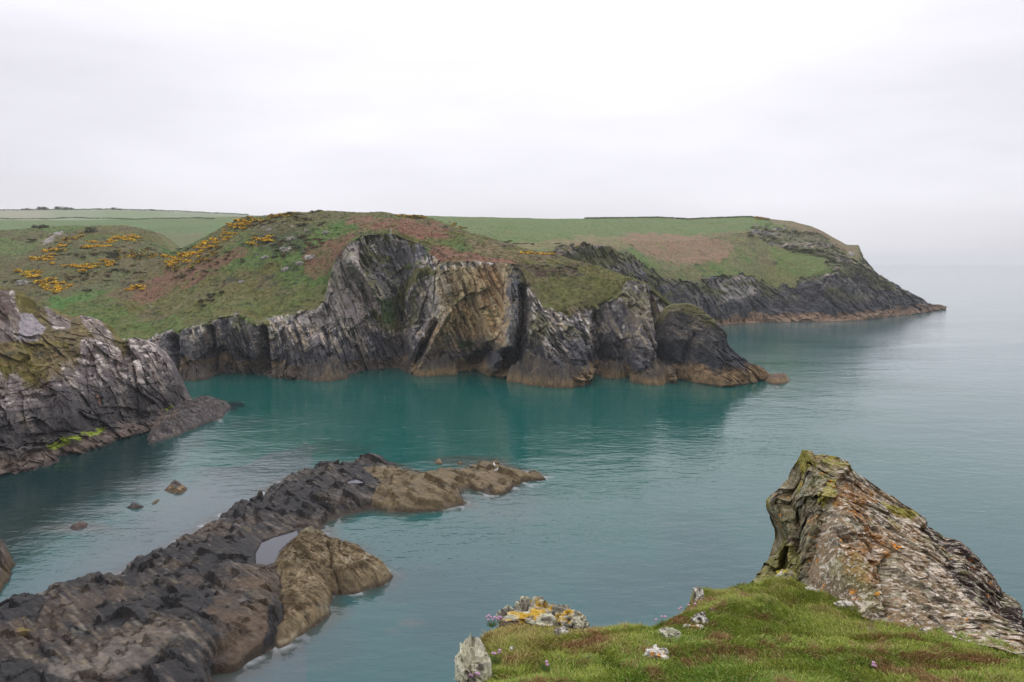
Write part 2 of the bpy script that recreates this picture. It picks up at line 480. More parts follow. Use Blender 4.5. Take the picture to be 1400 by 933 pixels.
P, V = loft(px, [(W, None), (T, TY), (G, GY), (K, KY), (RG, RY)], [150, 70, 70, 60], back=[(14, -1.5, 6), (30, -9, 6), (40, -20, 4)])
nfront = 150 + 70 + 70 + 60 + 1
PX, PY = proj(P)
nu = len(px)
# relief of the cliffs: buttresses, clefts and caves, as metres towards (+) or away from the cove
feats = [([(622, 420), (592, 470), (568, 512)], 20, 7), ([(640, 365), (665, 440), (680, 478)], 14, 3), ([(612, 370), (632, 440), (640, 480)], 9, -2.5), ([(662, 366), (688, 440)], 6, -2.5), ([(672, 480), (645, 500)], 16, -9), ([(700, 366), (698, 430), (690, 470), (674, 512)], 16, 8),
         ([(714, 395), (712, 460), (704, 505)], 9, -15), ([(690, 482), (686, 505)], 12, -14), ([(598, 440), (572, 490), (556, 515)], 9, -10), ([(730, 450), (765, 495), (800, 524)], 26, 7), ([(845, 405), (872, 440), (880, 490)], 24, 6),
         ([(888, 400), (903, 450), (900, 500)], 14, -14), ([(528, 335), (548, 385), (545, 430)], 40, -7), ([(470, 332), (500, 372), (526, 412), (532, 450)], 20, 9), ([(455, 390), (470, 430)], 18, 3), ([(575, 370), (562, 400), (550, 430)], 14, 5),
         ([(545, 425), (548, 490)], 18, -5), ([(600, 365), (605, 430), (580, 460)], 16, 4), ([(325, 438), (345, 480)], 22, 5), ([(357, 450), (362, 508)], 10, -14),
         ([(236, 466), (240, 515)], 11, -13), ([(285, 450), (290, 505)], 9, -9), ([(260, 465), (258, 505)], 16, 4), ([(400, 440), (405, 515)], 24, 4),
         ([(440, 430), (450, 510)], 14, -3), ([(490, 430), (500, 505)], 20, 3), ([(870, 500), (915, 522)], 22, 4), ([(815, 430), (822, 500)], 14, -4), ([(780, 440), (790, 480)], 20, 2)]
rockm = (1 - sm(V, 1.0, 1.14))
D = lines_depth(PX, PY, feats) * (rockm * sm(V, 0.0, 0.12)) * (1 - .75 * sm(V, .8, 1.0))
P[..., 1] -= D
fr1 = frame((0.92, 0.25, 0.34), (0.32, 0.0, -0.95))
warp = np.stack([fbm(P, 14, 3, 31), fbm(P, 14, 3, 32), fbm(P, 14, 3, 33)], -1)
Pw = P + 1.1 * warp
nrm = np.stack([0.25 * np.ones(P.shape[:2]), -np.ones(P.shape[:2]) * 0.95, 0.15 * np.ones(P.shape[:2])], -1)
amp = rockm * sm(V, -0.02, 0.06)
d = 2.4 * (blocks(Pw, fr1, (4.5, 20, 9), 41) - 0.5) + 1.7 * (blocks(Pw, fr1, (1.7, 7, 5), 42) - 0.5) + 1.1 * (blocks(Pw, fr1, (0.8, 3, 2.5), 43) - 0.5) + .6 * (blocks(Pw, frame((.2,.2,.95),(1,0,.2)), (1.3, 3, 3), 48) - .5) + .6 * fbm(Pw @ fr1.T, (4, 30, 12), 3, 44) + 3.0 * (blocks(Pw, frame((.8, .4, .5), (-.3, .9, .1)), (9, 14, 11), 49) - .5)
toe = 3.2 * (ridged(P * np.array([1, .4, .3]), 9, 3, 45) - .45) + 1.6 * (blocks(P, frame((1, .2, .1), (0, .2, 1)), (2.2, 3, 5), 46) - .5)
d += toe * (1 - sm(V, .08, .3)) + 1.0 * fbm(P, 6.5, 4, 47)
P += nrm * (d * np.maximum(amp, rockm * .8 * (1 - sm(V, .05, .2))))[..., None]
# tussocks, heather and hollows on the turf
tm = 1 - rockm
edge = 1 - np.abs(V - 4) * 0
hum = 1.0 * fbm(P, 18, 2, 51) + 0.55 * fbm(P, 4, 3, 52) + .3 * fbm(P, 1.4, 2, 53)
P[..., 2] += tm * sm(V, 1.0, 1.3) * hum * (0.35 + 0.65 * (1 - sm(V, 3.6, 4.0)))
LAND["headland"] = (PX, PY, P, nfront)
# colours
C = np.empty(P.shape)
turf_colour(P, C, 61)
jx = PX + 9 * fbm(P, 12, 3, 71) + 7 * fbm(P, 2.5, 3, 73); jy = PY + 6 * fbm(P, 12, 3, 72) + 5 * fbm(P, 2.5, 3, 74)
def poly(pts, col, m=1.0):
    mixc(C, col, m * inpoly(jx, jy, pts) * (0.8 + 0.6 * fbm(P, (3, 3, 1.5), 4, 75)))
poly([(60, 395), (130, 400), (200, 440), (250, 420), (255, 460), (180, 470), (120, 450), (70, 430)], C_GREEN, .7)
poly([(140, 385), (180, 368), (190, 378), (150, 402), (60, 430), (70, 408)], C_BRIGHT, .9)
poly([(-140, 320), (60, 318), (215, 330), (225, 372), (150, 400), (40, 410), (-140, 400)], S(96, 88, 62), .75)
poly([(-140, 330), (60, 325), (50, 345), (-140, 345)], S(92, 112, 60), .8)
poly([(240, 372), (330, 335), (350, 345), (300, 365), (250, 390), (200, 415), (175, 415), (190, 398)], C_RED, .9)
poly([(415, 345), (455, 328), (480, 318), (500, 316), (470, 335), (455, 360), (430, 385), (418, 380)], C_RED, .95)
poly([(470, 297), (560, 298), (610, 312), (615, 322), (560, 322), (500, 315), (472, 306)], C_BRACK, 1.0)
poly([(580, 338), (640, 345), (690, 350), (735, 360), (600, 360)], C_BRACK, 1.0)
poly([(640, 325), (700, 340), (760, 350), (745, 356), (680, 345), (630, 335)], S(122, 106, 78), .8)
poly([(600, 325), (640, 325), (650, 340), (610, 335)], C_BRIGHT, .5)
poly([(690, 358), (790, 362), (795, 372), (720, 374)], S(74, 58, 50), .8)
poly([(470, 290), (478, 290), (474, 312), (460, 318)], C_BRIGHT, .6)
poly([(735, 375), (860, 380), (850, 405), (800, 425), (745, 424), (722, 390)], S(98, 102, 55), .75)
poly([(355, 305), (430, 310), (420, 345), (360, 345), (340, 330)], C_DARKV, .6)
poly([(230, 395), (445, 390), (440, 425), (250, 450)], S(98, 98, 56), .65)
poly([(440, 312), (560, 290), (400, 292), (330, 300), (340, 320)], S(100, 96, 66), .5)
pn = sm(fbm(P, 3, 3, 76), 0.55, 0.8)
mixc(C, S(135, 128, 118), pn * inpoly(PX, PY, [(350, 300), (440, 312), (425, 350), (350, 350)]))
mixc(C, S(130, 124, 116), pn * inpoly(PX, PY, [(200, 415), (300, 400), (310, 440), (215, 460)]))
# cliff path crossing the slopes
mixc(C, S(128, 116, 92), .3 * (segdist(jx, jy, [(160, 455), (190, 438), (225, 430), (250, 415), (330, 403), (400, 398)]) < 1.6))
mixc(C, S(84, 72, 58), .8 * (segdist(PX, PY, [(490, 318), (535, 322), (565, 329), (590, 340), (612, 354)]) < 1.3))
C *= .88
RC, st, rn, b1_, b2_ = rock_colour(P, fr1, 81)
RC *= 1.75
def rpoly(pts, col, m):
    mixc(RC, col, m * inpoly(jx, jy, pts) * np.clip(0.75 + 0.5 * st + 0.3 * (b2_ - 0.5), 0, 1))
rpoly([(598, 368), (690, 362), (698, 372), (690, 440), (682, 478), (640, 478), (600, 485), (565, 516), (580, 470), (602, 425)], S(158, 138, 104, .6), 1.0)
rpoly([(640, 370), (680, 372), (685, 450), (650, 465), (615, 450)], S(150, 120, 82, .62), .6)
frO = frame((.9, .1, .42), (.42, 0, -.9))
so = fbm(Pw @ frO.T, (.55, 9, 4), 4, 85); och = inpoly(PX, PY, [(598, 368), (690, 362), (698, 372), (692, 440), (682, 480), (600, 490), (560, 520), (580, 470), (602, 425)])
mixc(RC, S(178, 160, 128, .62), .75 * och * sm(so, .15, .5)); mixc(RC, S(92, 66, 46, .62), .75 * och * sm(-so, .1, .5))
for pl in ([(503, 326), (511, 345)], [(528, 330), (536, 345), (534, 352)], [(544, 330), (560, 331)], [(515, 328), (512, 338)]):
    mixc(RC, S(190, 184, 172, .62), .85 * (segdist(jx * .5 + PX * .5, jy * .5 + PY * .5, pl) < 2.2))
sv = fbm(Pw @ fr1.T, (.5, 9, 4), 4, 86)
RC *= (1 + .3 * sv)[..., None]
rpoly([(462, 340), (478, 332), (505, 365), (530, 415), (520, 440), (450, 445), (400, 440), (445, 400)], S(134, 126, 122, .62), .8)
rpoly([(466, 338), (490, 350), (500, 375), (480, 372)], S(176, 170, 160, .62), .7)
rpoly([(482, 322), (575, 325), (580, 350), (548, 412), (535, 420), (500, 350)], S(86, 86, 92, .6), .7)
rpoly([(585, 375), (615, 368), (618, 440), (590, 440)], S(150, 144, 132, .62), .6)
rpoly([(690, 370), (712, 390), (712, 480), (690, 515), (665, 515), (688, 460)], S(72, 74, 80, .6), .8)
rpoly([(845, 405), (890, 400), (880, 450), (855, 440)], S(128, 118, 100, .62), .8)
rpoly([(715, 430), (760, 440), (740, 470), (718, 465)], S(112, 102, 82, .62), .6)
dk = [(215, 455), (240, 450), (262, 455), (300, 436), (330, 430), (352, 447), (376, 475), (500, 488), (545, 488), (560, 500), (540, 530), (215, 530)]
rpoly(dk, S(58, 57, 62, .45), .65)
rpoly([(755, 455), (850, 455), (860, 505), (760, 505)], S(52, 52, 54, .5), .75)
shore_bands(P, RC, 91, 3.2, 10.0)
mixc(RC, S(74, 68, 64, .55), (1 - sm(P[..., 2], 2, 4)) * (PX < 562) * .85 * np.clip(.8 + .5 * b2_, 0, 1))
# vegetation on ledges
nn = grid_normals(P); up = np.abs(nn[..., 2])
ledge = sm(up, 0.42, 0.66) * sm(P[..., 2], 9, 13) * sm(fbm(P, 7, 3, 95), -0.2, 0.3)
mixc(RC, S(88, 92, 52), 0.8 * ledge)
veg = inpoly(jx, jy, [(548, 380), (585, 365), (600, 372), (560, 400), (540, 440), (548, 455), (520, 450), (500, 428), (530, 425)]) | inpoly(jx, jy, [(560, 410), (575, 405), (572, 440), (545, 450)]) | inpoly(jx, jy, [(712, 372), (725, 372), (716, 398), (706, 396)])
mixc(RC, S(92, 92, 52), 0.95 * veg * np.clip(0.9 + 0.5 * rn, 0, 1))
RC *= (1 + .5 * fbm(P, 1.0, 2, 97) * veg)[..., None]
mixc(RC, S(84, 98, 52), .8 * (segdist(jx, jy, [(548, 364), (574, 363)]) < 2.5))
mixc(RC, S(86, 88, 52), .8 * ((segdist(jx, jy, [(492, 332), (506, 368), (520, 402)]) < 3) | (segdist(jx, jy, [(505, 350), (522, 354)]) < 3)))
mixc(RC, S(60, 82, 42), 0.9 * (inpoly(jx, jy, [(518, 410), (535, 412), (532, 445), (520, 440)]) | inpoly(jx, jy, [(624, 468), (650, 470), (648, 478), (625, 478)])))
rock_edge = 1 - sm(V + 0.16 * fbm(P, 5, 4, 96) + 0.08 * st, 1.0, 1.06)
crust = inpoly(jx, jy, [(340, 440), (450, 425), (452, 440), (350, 460)])
mixc(RC, S(150, 145, 138, .62), .5 * crust * sm(st, -.1, .5))
mixc(C, 0, 0 * V)
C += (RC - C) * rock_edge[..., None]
# bare rock outcrops in the hillside
out = inpoly(jx, jy, [(55, 333), (62, 325), (84, 314), (88, 318), (66, 332)])
mixc(C, S(146, 140, 136), .8 * out)
COVER = [(P, C.copy(), (V > 1.12) & (V < 4.25) & (rock_edge < .1), nfront)]
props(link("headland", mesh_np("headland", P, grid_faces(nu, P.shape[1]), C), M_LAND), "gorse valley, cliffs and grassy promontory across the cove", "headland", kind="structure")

# ================================================================== FAR HEADLAND
px = np.concatenate([np.arange(480, 760, 2.0), np.arange(760, 1291, 0.9), [1291.5]])
W2 = crv((480, 478), (700, 470), (900, 456), (985, 446), (1050, 442), (1110, 441.5), (1170, 440), (1225, 434), (1262, 429), (1291, 423.5))
T2 = crv((480, 420), (740, 372), (800, 366), (850, 374), (880, 384), (905, 392), (930, 396), (955, 388), (985, 378), (1010, 375), (1040, 386), (1060, 393), (1090, 388), (1110, 375), (1135, 366), (1152, 372), (1175, 384), (1195, 395), (1240, 412), (1275, 421), (1291, 422.2))
T2Y = crv((480, 300), (760, 300), (850, 320), (900, 345), (985, 392), (1050, 412), (1110, 416), (1170, 425), (1225, 452), (1262, 480), (1291, 507))
G2 = crv((480, 360), (740, 345), (790, 336), (830, 342), (860, 352), (890, 366), (920, 374), (985, 350), (1040, 355), (1090, 358), (1130, 352), (1150, 357), (1175, 371), (1195, 384), (1240, 404), (1275, 419), (1291, 421))
G2Y = crv((480, 310), (780, 306), (850, 328), (900, 356), (985, 412), (1050, 430), (1110, 430), (1170, 440), (1225, 462), (1262, 486), (1291, 510))
K2 = crv((480, 320), (640, 318), (740, 325), (800, 328), (900, 330), (985, 325), (1020, 320), (1060, 330), (1100, 342), (1130, 345), (1150, 350), (1175, 362), (1195, 377), (1240, 400), (1275, 418), (1291, 420.5))
K2Y = crv((480, 360), (780, 350), (850, 372), (900, 400), (985, 440), (1050, 452), (1110, 448), (1170, 452), (1225, 470), (1262, 490), (1291, 512))
R2 = crv((480, 294), (590, 295), (640, 297), (700, 298), (760, 299.5), (820, 299), (900, 298), (940, 300), (985, 298), (1015, 297), (1040, 297), (1060, 300), (1085, 303), (1110, 310), (1125, 317), (1142, 327), (1158, 335), (1174, 335.5), (1180, 352), (1190, 365), (1200, 377), (1215, 386), (1240, 398), (1262, 409), (1270, 416.5), (1280, 417), (1291, 420))
R2Y = crv((480, 520), (780, 540), (900, 545), (985, 540), (1050, 530), (1110, 510), (1170, 490), (1225, 490), (1262, 500), (1291, 514))
P, V = loft(px, [(W2, None), (T2, T2Y), (G2, G2Y), (K2, K2Y), (R2, R2Y)], [70, 44, 44, 44], back=[(25, -3, 5), (60, -25, 5), (30, -40, 4)])
nfront2 = 70 + 44 * 3 + 1
PX, PY = proj(P)
rockp = inpoly(PX, PY, [(985, 380), (1010, 374), (1040, 388), (1060, 395), (1095, 385), (1100, 360), (1040, 318), (1015, 314), (1030, 306), (1080, 312), (1130, 330), (1150, 345), (1180, 345), (1300, 410), (1300, 460), (900, 470), (900, 390)])
rockm = np.maximum(1 - sm(V, 0.98, 1.15), 0.0)
scarp = inpoly(PX + 9 * fbm(P, 14, 4, 101) + 5 * fbm(P, 3.5, 2, 103), PY + 8 * fbm(P, 14, 4, 102) + 5 * fbm(P, 3.5, 2, 104), [(760, 335), (800, 335), (830, 340), (860, 352), (900, 372), (930, 385), (960, 384), (990, 375), (1012, 372), (1045, 384), (1060, 392), (1080, 390), (1098, 376), (1130, 372), (1150, 372), (1140, 360), (1105, 345), (1060, 333), (1040, 325), (1016, 314), (1030, 309), (1075, 312), (1120, 322), (1150, 345), (1160, 352), (1175, 352), (1185, 360), (1300, 415), (1300, 470), (480, 480), (480, 420), (750, 375)])
scm = scarp.astype(float)
fr2 = frame((0.62, 0.25, 0.72), (0.78, 0.1, -0.62))
warp = np.stack([fbm(P, 18, 3, 131), fbm(P, 18, 3, 132), fbm(P, 18, 3, 133)], -1)
Pw = P + 2.2 * warp
amp = scm * sm(V, 0, 0.1) * (1 - 0.7 * sm(V, 3.5, 4.0))
d = 2.6 * (blocks(Pw, fr2, (8, 18, 14), 141) - 0.5) + 1.8 * (blocks(Pw, fr2, (3.2, 7, 7), 142) - 0.5) + 1.3 * (blocks(Pw, fr2, (1.4, 3, 3.5), 143) - 0.5) + 3.5 * fbm(P, (16, 16, 9), 4, 144)
P += np.array([0.2, -0.9, 0.35]) * (d * amp)[..., None]
P[..., 2] += (1 - scm) * sm(V, 1, 1.3) * (1 - 0.7 * sm(V, 3.6, 4)) * (0.9 * fbm(P, 25, 2, 151) + 0.35 * fbm(P, 5, 3, 152))
LAND["far"] = (PX, PY, P, nfront2)
C = np.empty(P.shape)
turf_colour(P, C, 161, S(98, 100, 62))
jx = PX + 14 * fbm(P, 22, 4, 171) + 9 * fbm(P, 5, 3, 173); jy = PY + 5 * fbm(P, 22, 4, 172) + 4 * fbm(P, 5, 3, 174)
poly([(480, 290), (1020, 290), (1030, 312), (1010, 318), (900, 322), (760, 325), (680, 328), (600, 312), (480, 320)], C_FIELD, 1.0)
poly([(860, 322), (960, 320), (1000, 335), (990, 355), (930, 365), (890, 352), (860, 335)], S(126, 102, 80), .95)
poly([(680, 328), (860, 322), (860, 340), (800, 336), (760, 338), (690, 340)], S(116, 106, 76), .8)
poly([(760, 338), (800, 330), (850, 340), (800, 342)], C_RED, .6)
poly([(1050, 340), (1140, 350), (1145, 372), (1100, 375), (1060, 380)], C_GREEN, .7)
poly([(1060, 296), (1120, 312), (1165, 334), (1185, 360), (1150, 345), (1110, 320), (1050, 306)], S(112, 96, 72), .9)
poly([(960, 380), (1050, 365), (1080, 375), (1060, 395), (1040, 388), (985, 378)], S(100, 102, 58), .7)
RC, st, rn, b1_, b2_ = rock_colour(P, fr2, 181, 1.6)
RC *= 1.0
rpoly([(1000, 372), (1030, 378), (1045, 405), (1000, 420), (975, 400)], S(140, 134, 128, .62), .7)
rpoly([(750, 330), (850, 345), (890, 375), (800, 375)], S(104, 98, 96, .6), .7)
mixc(RC, S(88, 90, 56), .6 * inpoly(jx, jy, [(740, 325), (850, 340), (900, 375), (790, 385)]) * sm(rn, -.1, .3))
rpoly([(880, 370), (985, 380), (985, 450), (880, 450)], S(62, 62, 66, .55), .6)
rpoly([(1060, 390), (1180, 365), (1300, 415), (1290, 440), (980, 450), (1000, 415)], S(48, 48, 52, .5), .8)
rpoly([(1120, 395), (1190, 405), (1200, 415), (1130, 408)], S(84, 80, 62, .55), .6)
shore_bands(P, RC, 191, 4.0, 10, tan=S(128, 106, 86, .62))
rock_edge = sm(scm + 0.25 * fbm(P, 6, 3, 196) + .15 * st, 0.4, 0.6)
ledge = sm(fbm(P, (12, 12, 4), 4, 197) + .5 * sm(V, .7, 1.3), 0.2, 0.5) * sm(P[..., 2], 9, 16)
mixc(RC, S(86, 88, 54), 0.8 * ledge)
C += (RC - C) * rock_edge[..., None]
COVER.append((P, C.copy(), (V > 1.0) & (V < 4.2) & (rock_edge < .1), nfront2))
props(link("far_headland", mesh_np("far_headland", P, grid_faces(len(px), P.shape[1]), C), M_LAND), "long hazy headland sloping down to the open sea on the right", "headland", kind="structure")

# ================================================================== FARMLAND BEHIND
px = np.arange(-260, 440, 2.0)
FA = crv((-260, 372), (230, 372), (300, 345), (440, 330))
FB = crv((-260, 318), (0, 318), (200, 311), (330, 305), (440, 305))
FC = crv((-260, 299), (0, 301.5), (100, 301.5), (220, 299), (330, 297.5), (440, 299))
FD = crv((-260, 287), (0, 288.5), (60, 287.5), (150, 287), (225, 289), (270, 291), (310, 293), (340, 294.5), (440, 298))
P, V = loft(px, [(FA, lambda x: 380 + 0 * x), (FB, lambda x: 560 + 0 * x), (FC, lambda x: 700 + 0 * x), (FD, lambda x: 980 + 0 * x)], [40, 30, 30], back=[(60, -2, 4), (200, -30, 4)])
P[..., 2] += 0.8 * fbm(P, 60, 3, 201) * (V < 2.8)
PX, PY = proj(P)
C = np.empty(P.shape); turf_colour(P, C, 211)
jx = PX + 2 * fbm(P, 25, 3, 212); jy = PY + 1.2 * fbm(P, 25, 3, 213)
poly([(-260, 301), (430, 298), (430, 330), (230, 372), (-260, 372)], S(84, 108, 66), .85)
poly([(-260, 312), (60, 312), (70, 325), (-260, 325)], S(92, 112, 62), .6)
poly([(-260, 318), (30, 318), (25, 324), (-260, 324)], S(120, 108, 92), .6)
poly([(210, 318), (280, 318), (260, 345), (225, 340)], S(104, 98, 70), .6)
Vj = V + .05 * fbm(P, (70, 20, 20), 3, 215)
mixc(C, S(120, 130, 104), .9 * sm(Vj, 2.0, 2.06))
mixc(C, S(146, 140, 124), .5 * sm(Vj, 2.0, 2.06) * sm(-PX, -90, -40))
mixc(C, S(104, 120, 84), .6 * sm(Vj, 2.0, 2.06) * sm(PX, 120, 150) * (1 - sm(PX, 215, 225)))
C *= (1 + 0.1 * fbm(P, (40, 6, 4), 3, 214))[..., None]
LAND["fields"] = (PX, PY, P, 101)
props(link("fields", mesh_np("fields", P, grid_faces(len(px), P.shape[1]), C, True), M_LAND), "pale green hill fields behind the gorse valley", "fields", kind="structure")

# ================================================================== NEAR LEFT CLIFF
px = np.arange(-200, 257, 0.9)
W3 = crv((-200, 735), (-60, 690), (0, 657), (50, 646), (110, 626), (170, 602), (215, 590), (238, 584), (248, 578), (257, 560))
B3 = crv((-200, 680), (0, 612), (60, 600), (110, 588), (150, 575), (215, 562), (235, 556), (257, 552))
B3Y = crv((-200, 96), (0, 116), (60, 121), (110, 128), (170, 140), (230, 150), (257, 158))
T3 = crv((-200, 520), (0, 505), (60, 490), (90, 478), (120, 470), (150, 466), (168, 470), (182, 463), (200, 468), (215, 480), (226, 494), (236, 514), (246, 540), (257, 549))
T3Y = crv((-200, 104), (0, 128), (60, 133), (110, 140), (160, 150), (215, 157), (240, 158), (257, 160))
R3 = crv((-200, 360), (-40, 385), (0, 392), (14, 394), (20, 400), (28, 404), (34, 420), (46, 424), (55, 417), (64, 421), (80, 427), (98, 434), (112, 431), (125, 434), (138, 442), (142, 450), (150, 458), (167, 469), (178, 461.5), (192, 463), (202, 468), (215, 478), (226, 492), (236, 512), (246, 538), (257, 548))
R3Y = crv((-200, 125), (0, 142), (60, 148), (110, 153), (160, 157), (215, 159.5), (240, 160), (257, 161))
P, V = loft(px, [(W3, None), (B3, B3Y), (T3, T3Y), (R3, R3Y)], [60, 110, 70], back=[(4, -1, 5), (8, -9, 6), (8, -30, 6)])
nf3 = 241
PX, PY = proj(P)
D = lines_depth(PX, PY, [([(172, 480), (182, 520), (184, 570)], 7, -3), ([(140, 500), (150, 560)], 22, 2.5), ([(205, 490), (215, 550)], 20, 1.5), ([(80, 510), (100, 580)], 25, 2), ([(40, 600), (120, 590), (200, 570)], 7, -2.5),
                           ([(110, 500), (118, 580)], 8, -2), ([(20, 540), (30, 600)], 10, -1.5), ([(228, 560), (240, 580)], 9, -2), ([(0, 620), (60, 610)], 12, 1.5)])
P[..., 1] -= D * sm(V, 0, 0.1) * (1 - sm(V, 2.3, 2.7))
fr3 = frame((0.85, 0.3, 0.45), (0.42, 0.1, -0.9))
fr3b = frame((-0.3, 0.2, 0.93), (0.9, 0.1, 0.3))
warp = np.stack([fbm(P, 8, 3, 231), fbm(P, 8, 3, 232), fbm(P, 8, 3, 233)], -1)
Pw = P + 1.3 * warp
d = 1.4 * (blocks(Pw, fr3, (2.6, 9, 5), 241) - 0.5) + .5 * fbm(P, 5, 4, 248) + 1.6 * (blocks(Pw, frame((.6, .3, .7), (.2, .9, -.2)), (4, 7, 6), 249) - .5) + 0.7 * (blocks(Pw, fr3b, (1.0, 4, 3), 242) - 0.5) + 0.45 * (blocks(Pw, fr3, (0.45, 2.2, 1.4), 243) - 0.5) + 1.1 * fbm(Pw @ fr3.T, (2.5, 14, 8), 4, 244)
lo = 1 - sm(V, 0.9, 1.1)
d += lo * (1.3 * (blocks(Pw, fr3b, (1.4, 5, 4), 245) - 0.5) + .8 * fbm(P, (4, 3, 1.5), 3, 246))
amp = sm(V, -0.02, 0.08) * (1 - 0.55 * sm(V, 2.1, 2.6)) * (1 - 0.6 * sm(V, 2.9, 3.0))
P += np.array([0.3, -0.85, 0.3]) * (d * amp)[..., None]
C3, st, rn, b1_, b2_ = rock_colour(P, fr3, 251, 0.7)
RC = C3; RC *= 1.1
mixc(RC, S(104, 92, 90, .6), .5 * sm(V, 1.2, 1.7))
jx = PX + 5 * fbm(P, 5, 3, 271); jy = PY + 4 * fbm(P, 5, 3, 272)
rpoly([(-200, 600), (0, 565), (120, 545), (250, 525), (257, 600), (-200, 760)], S(46, 44, 45, .6), .85)
rpoly([(40, 540), (250, 500), (250, 575), (60, 600)], S(56, 53, 54, .55), .6)
lic = sm(fbm(Pw @ fr3b.T, (0.5, 2.0, 1.5), 4, 275) + 0.5 * fbm(P, 6, 2, 276), 0.3, 0.55) * sm(V + .2 * rn, 1.25, 1.7)
mixc(RC, S(186, 176, 168, .66), .85 * lic)
C = RC
z = P[..., 2] + 0.8 * fbm(P, 3, 3, 277)
mixc(C, S(40, 38, 38, .5), .6 * (1 - sm(z, 3, 6)) * sm(z, 0.8, 1.8))
mixc(C, S(92, 78, 66, .55), .6 * (1 - sm(z, 0.8, 2.2)))
mixc(C, S(38, 34, 32, .5), .8 * (1 - sm(P[..., 2], 0.2, 0.7)))
gm = sm(V + 0.35 * fbm(P, 6, 3, 278) + .12 * st + .2 * (PX < 110), 1.98, 2.2) * (PX < 175)
G3c = np.empty(P.shape); turf_colour(P * 1.6, G3c, 261, S(100, 92, 45))
slab = inpoly(jx, jy, [(-20, 400), (18, 398), (26, 425), (45, 430), (62, 450), (48, 470), (25, 468), (-40, 470)]) | inpoly(jx, jy, [(60, 420), (100, 440), (92, 452), (72, 452)]) | inpoly(jx, jy, [(110, 430), (138, 440), (160, 466), (135, 465), (118, 450)])
C += (G3c - C) * (gm * (1 - 0.85 * slab))[..., None]
mixc(C, S(148, 143, 146, .75), .75 * inpoly(jx, jy, [(26, 426), (44, 428), (62, 450), (46, 468), (26, 466)]))
mixc(C, S(70, 55, 48, .6), .7 * inpoly(jx, jy, [(-40, 396), (14, 396), (20, 425), (5, 440), (-40, 430)]))
mixc(C, S(112, 124, 40, .7), .95 * sm(fbm(P, 1.6, 3, 279), -.25, .15) * (inpoly(jx, jy, [(62, 606), (110, 594), (130, 586), (136, 592), (118, 600), (70, 612)]) | inpoly(jx, jy, [(222, 560), (248, 554), (250, 560), (226, 567)])))
mixc(C, S(132, 92, 70, .6), .7 * inpoly(jx, jy, [(135, 535), (141, 540), (146, 552), (138, 548)]))
props(link("cliff", mesh_np("cliff", P, grid_faces(len(px), P.shape[1]), C), M_LAND), "near rocky cliff at the left edge of the cove", "cliff", kind="structure")

# ================================================================== heightfield rocks that stand in the sea
def reef(name, poly_px, edge_z, hmax, L0, step, seed, fr, colour, label, cat, amp=1.0, small=1.0, extra=None, bot=-1.0, margin=1.5, group=None, mat=None, terr=0.0):
    pts = np.array([at_z(x, y, z) for (x, y), z in zip(poly_px, edge_z)])[:, :2]
    x0, y0 = pts.min(0) - margin; x1, y1 = pts.max(0) + margin
    xs = np.arange(x0, x1, step); ys = np.arange(y0, y1, step)
    X, Y = np.meshgrid(xs, ys, indexing='ij')
    Q = np.stack([X, Y, np.zeros_like(X)], -1)
    wx_ = X + 0.9 * amp * fbm(Q, 5, 3, seed) + 0.25 * amp * fbm(Q, 1.2, 2, seed + 3)
    wy_ = Y + 0.9 * amp * fbm(Q, 5, 3, seed + 1) + 0.25 * amp * fbm(Q, 1.2, 2, seed + 4)
    sd = sdpoly(wx_, wy_, [tuple(p) for p in pts])
    hm = hmax(X, Y) if callable(hmax) else hmax
    Z = np.where(sd > 0, hm * (1 - np.exp(-np.maximum(sd, 0) / L0)), sd * 0.7)
    Q[..., 2] = Z
    Wp = Q + np.stack([fbm(Q, 4, 3, seed + 5), fbm(Q, 4, 3, seed + 6), 0 * Z], -1) * 0.8
    ins = sm(sd, -0.3, 1.2)
    Z = Z + amp * ins * (0.75 * (blocks(Wp, fr, (1.6, 6, 40), seed + 7) - 0.5) + 0.6 * small * (blocks(Wp, fr, (0.55, 1.8, 40), seed + 8) - 0.5) + 0.36 * small * (blocks(Wp, fr, (0.22, .7, 40), seed + 9) - 0.5) + 0.7 * fbm(Wp @ fr.T, (2.2, 9, 40), 4, seed + 10))
    Z = Z + amp * .42 * sm(sd, 0, .8) + (amp > .9) * .7 * ins * fbm(Q, (9, 9, 9), 2, seed + 12)
    if terr:
        tl = .22 * X - .18 * Y + .3 * fbm(Q, 3, 2, seed + 13); q_ = (Z + tl) / terr; fq = q_ - np.floor(q_)
        Z = .3 * Z + .7 * (terr * (np.floor(q_) + sm(fq, .55, .95)) - tl + terr * .15)
    if extra: Z = extra(X, Y, Z, sd)
    Z = np.maximum(Z, bot)
    Q[..., 2] = Z
    Cc = colour(Q, sd)
    keep = sd > -margin
    F = grid_faces(len(xs), len(ys))
    kf = keep.ravel()[F].all(1)
    F = F[kf]
    used = np.unique(F); remap = np.full(keep.size, -1); remap[used] = np.arange(len(used))
    me = mesh_np(name, Q.reshape(-1, 3)[used], remap[F], Cc.reshape(-1, 3)[used])
    return props(link(name, me, mat or M_REEF), label, cat, group), Q

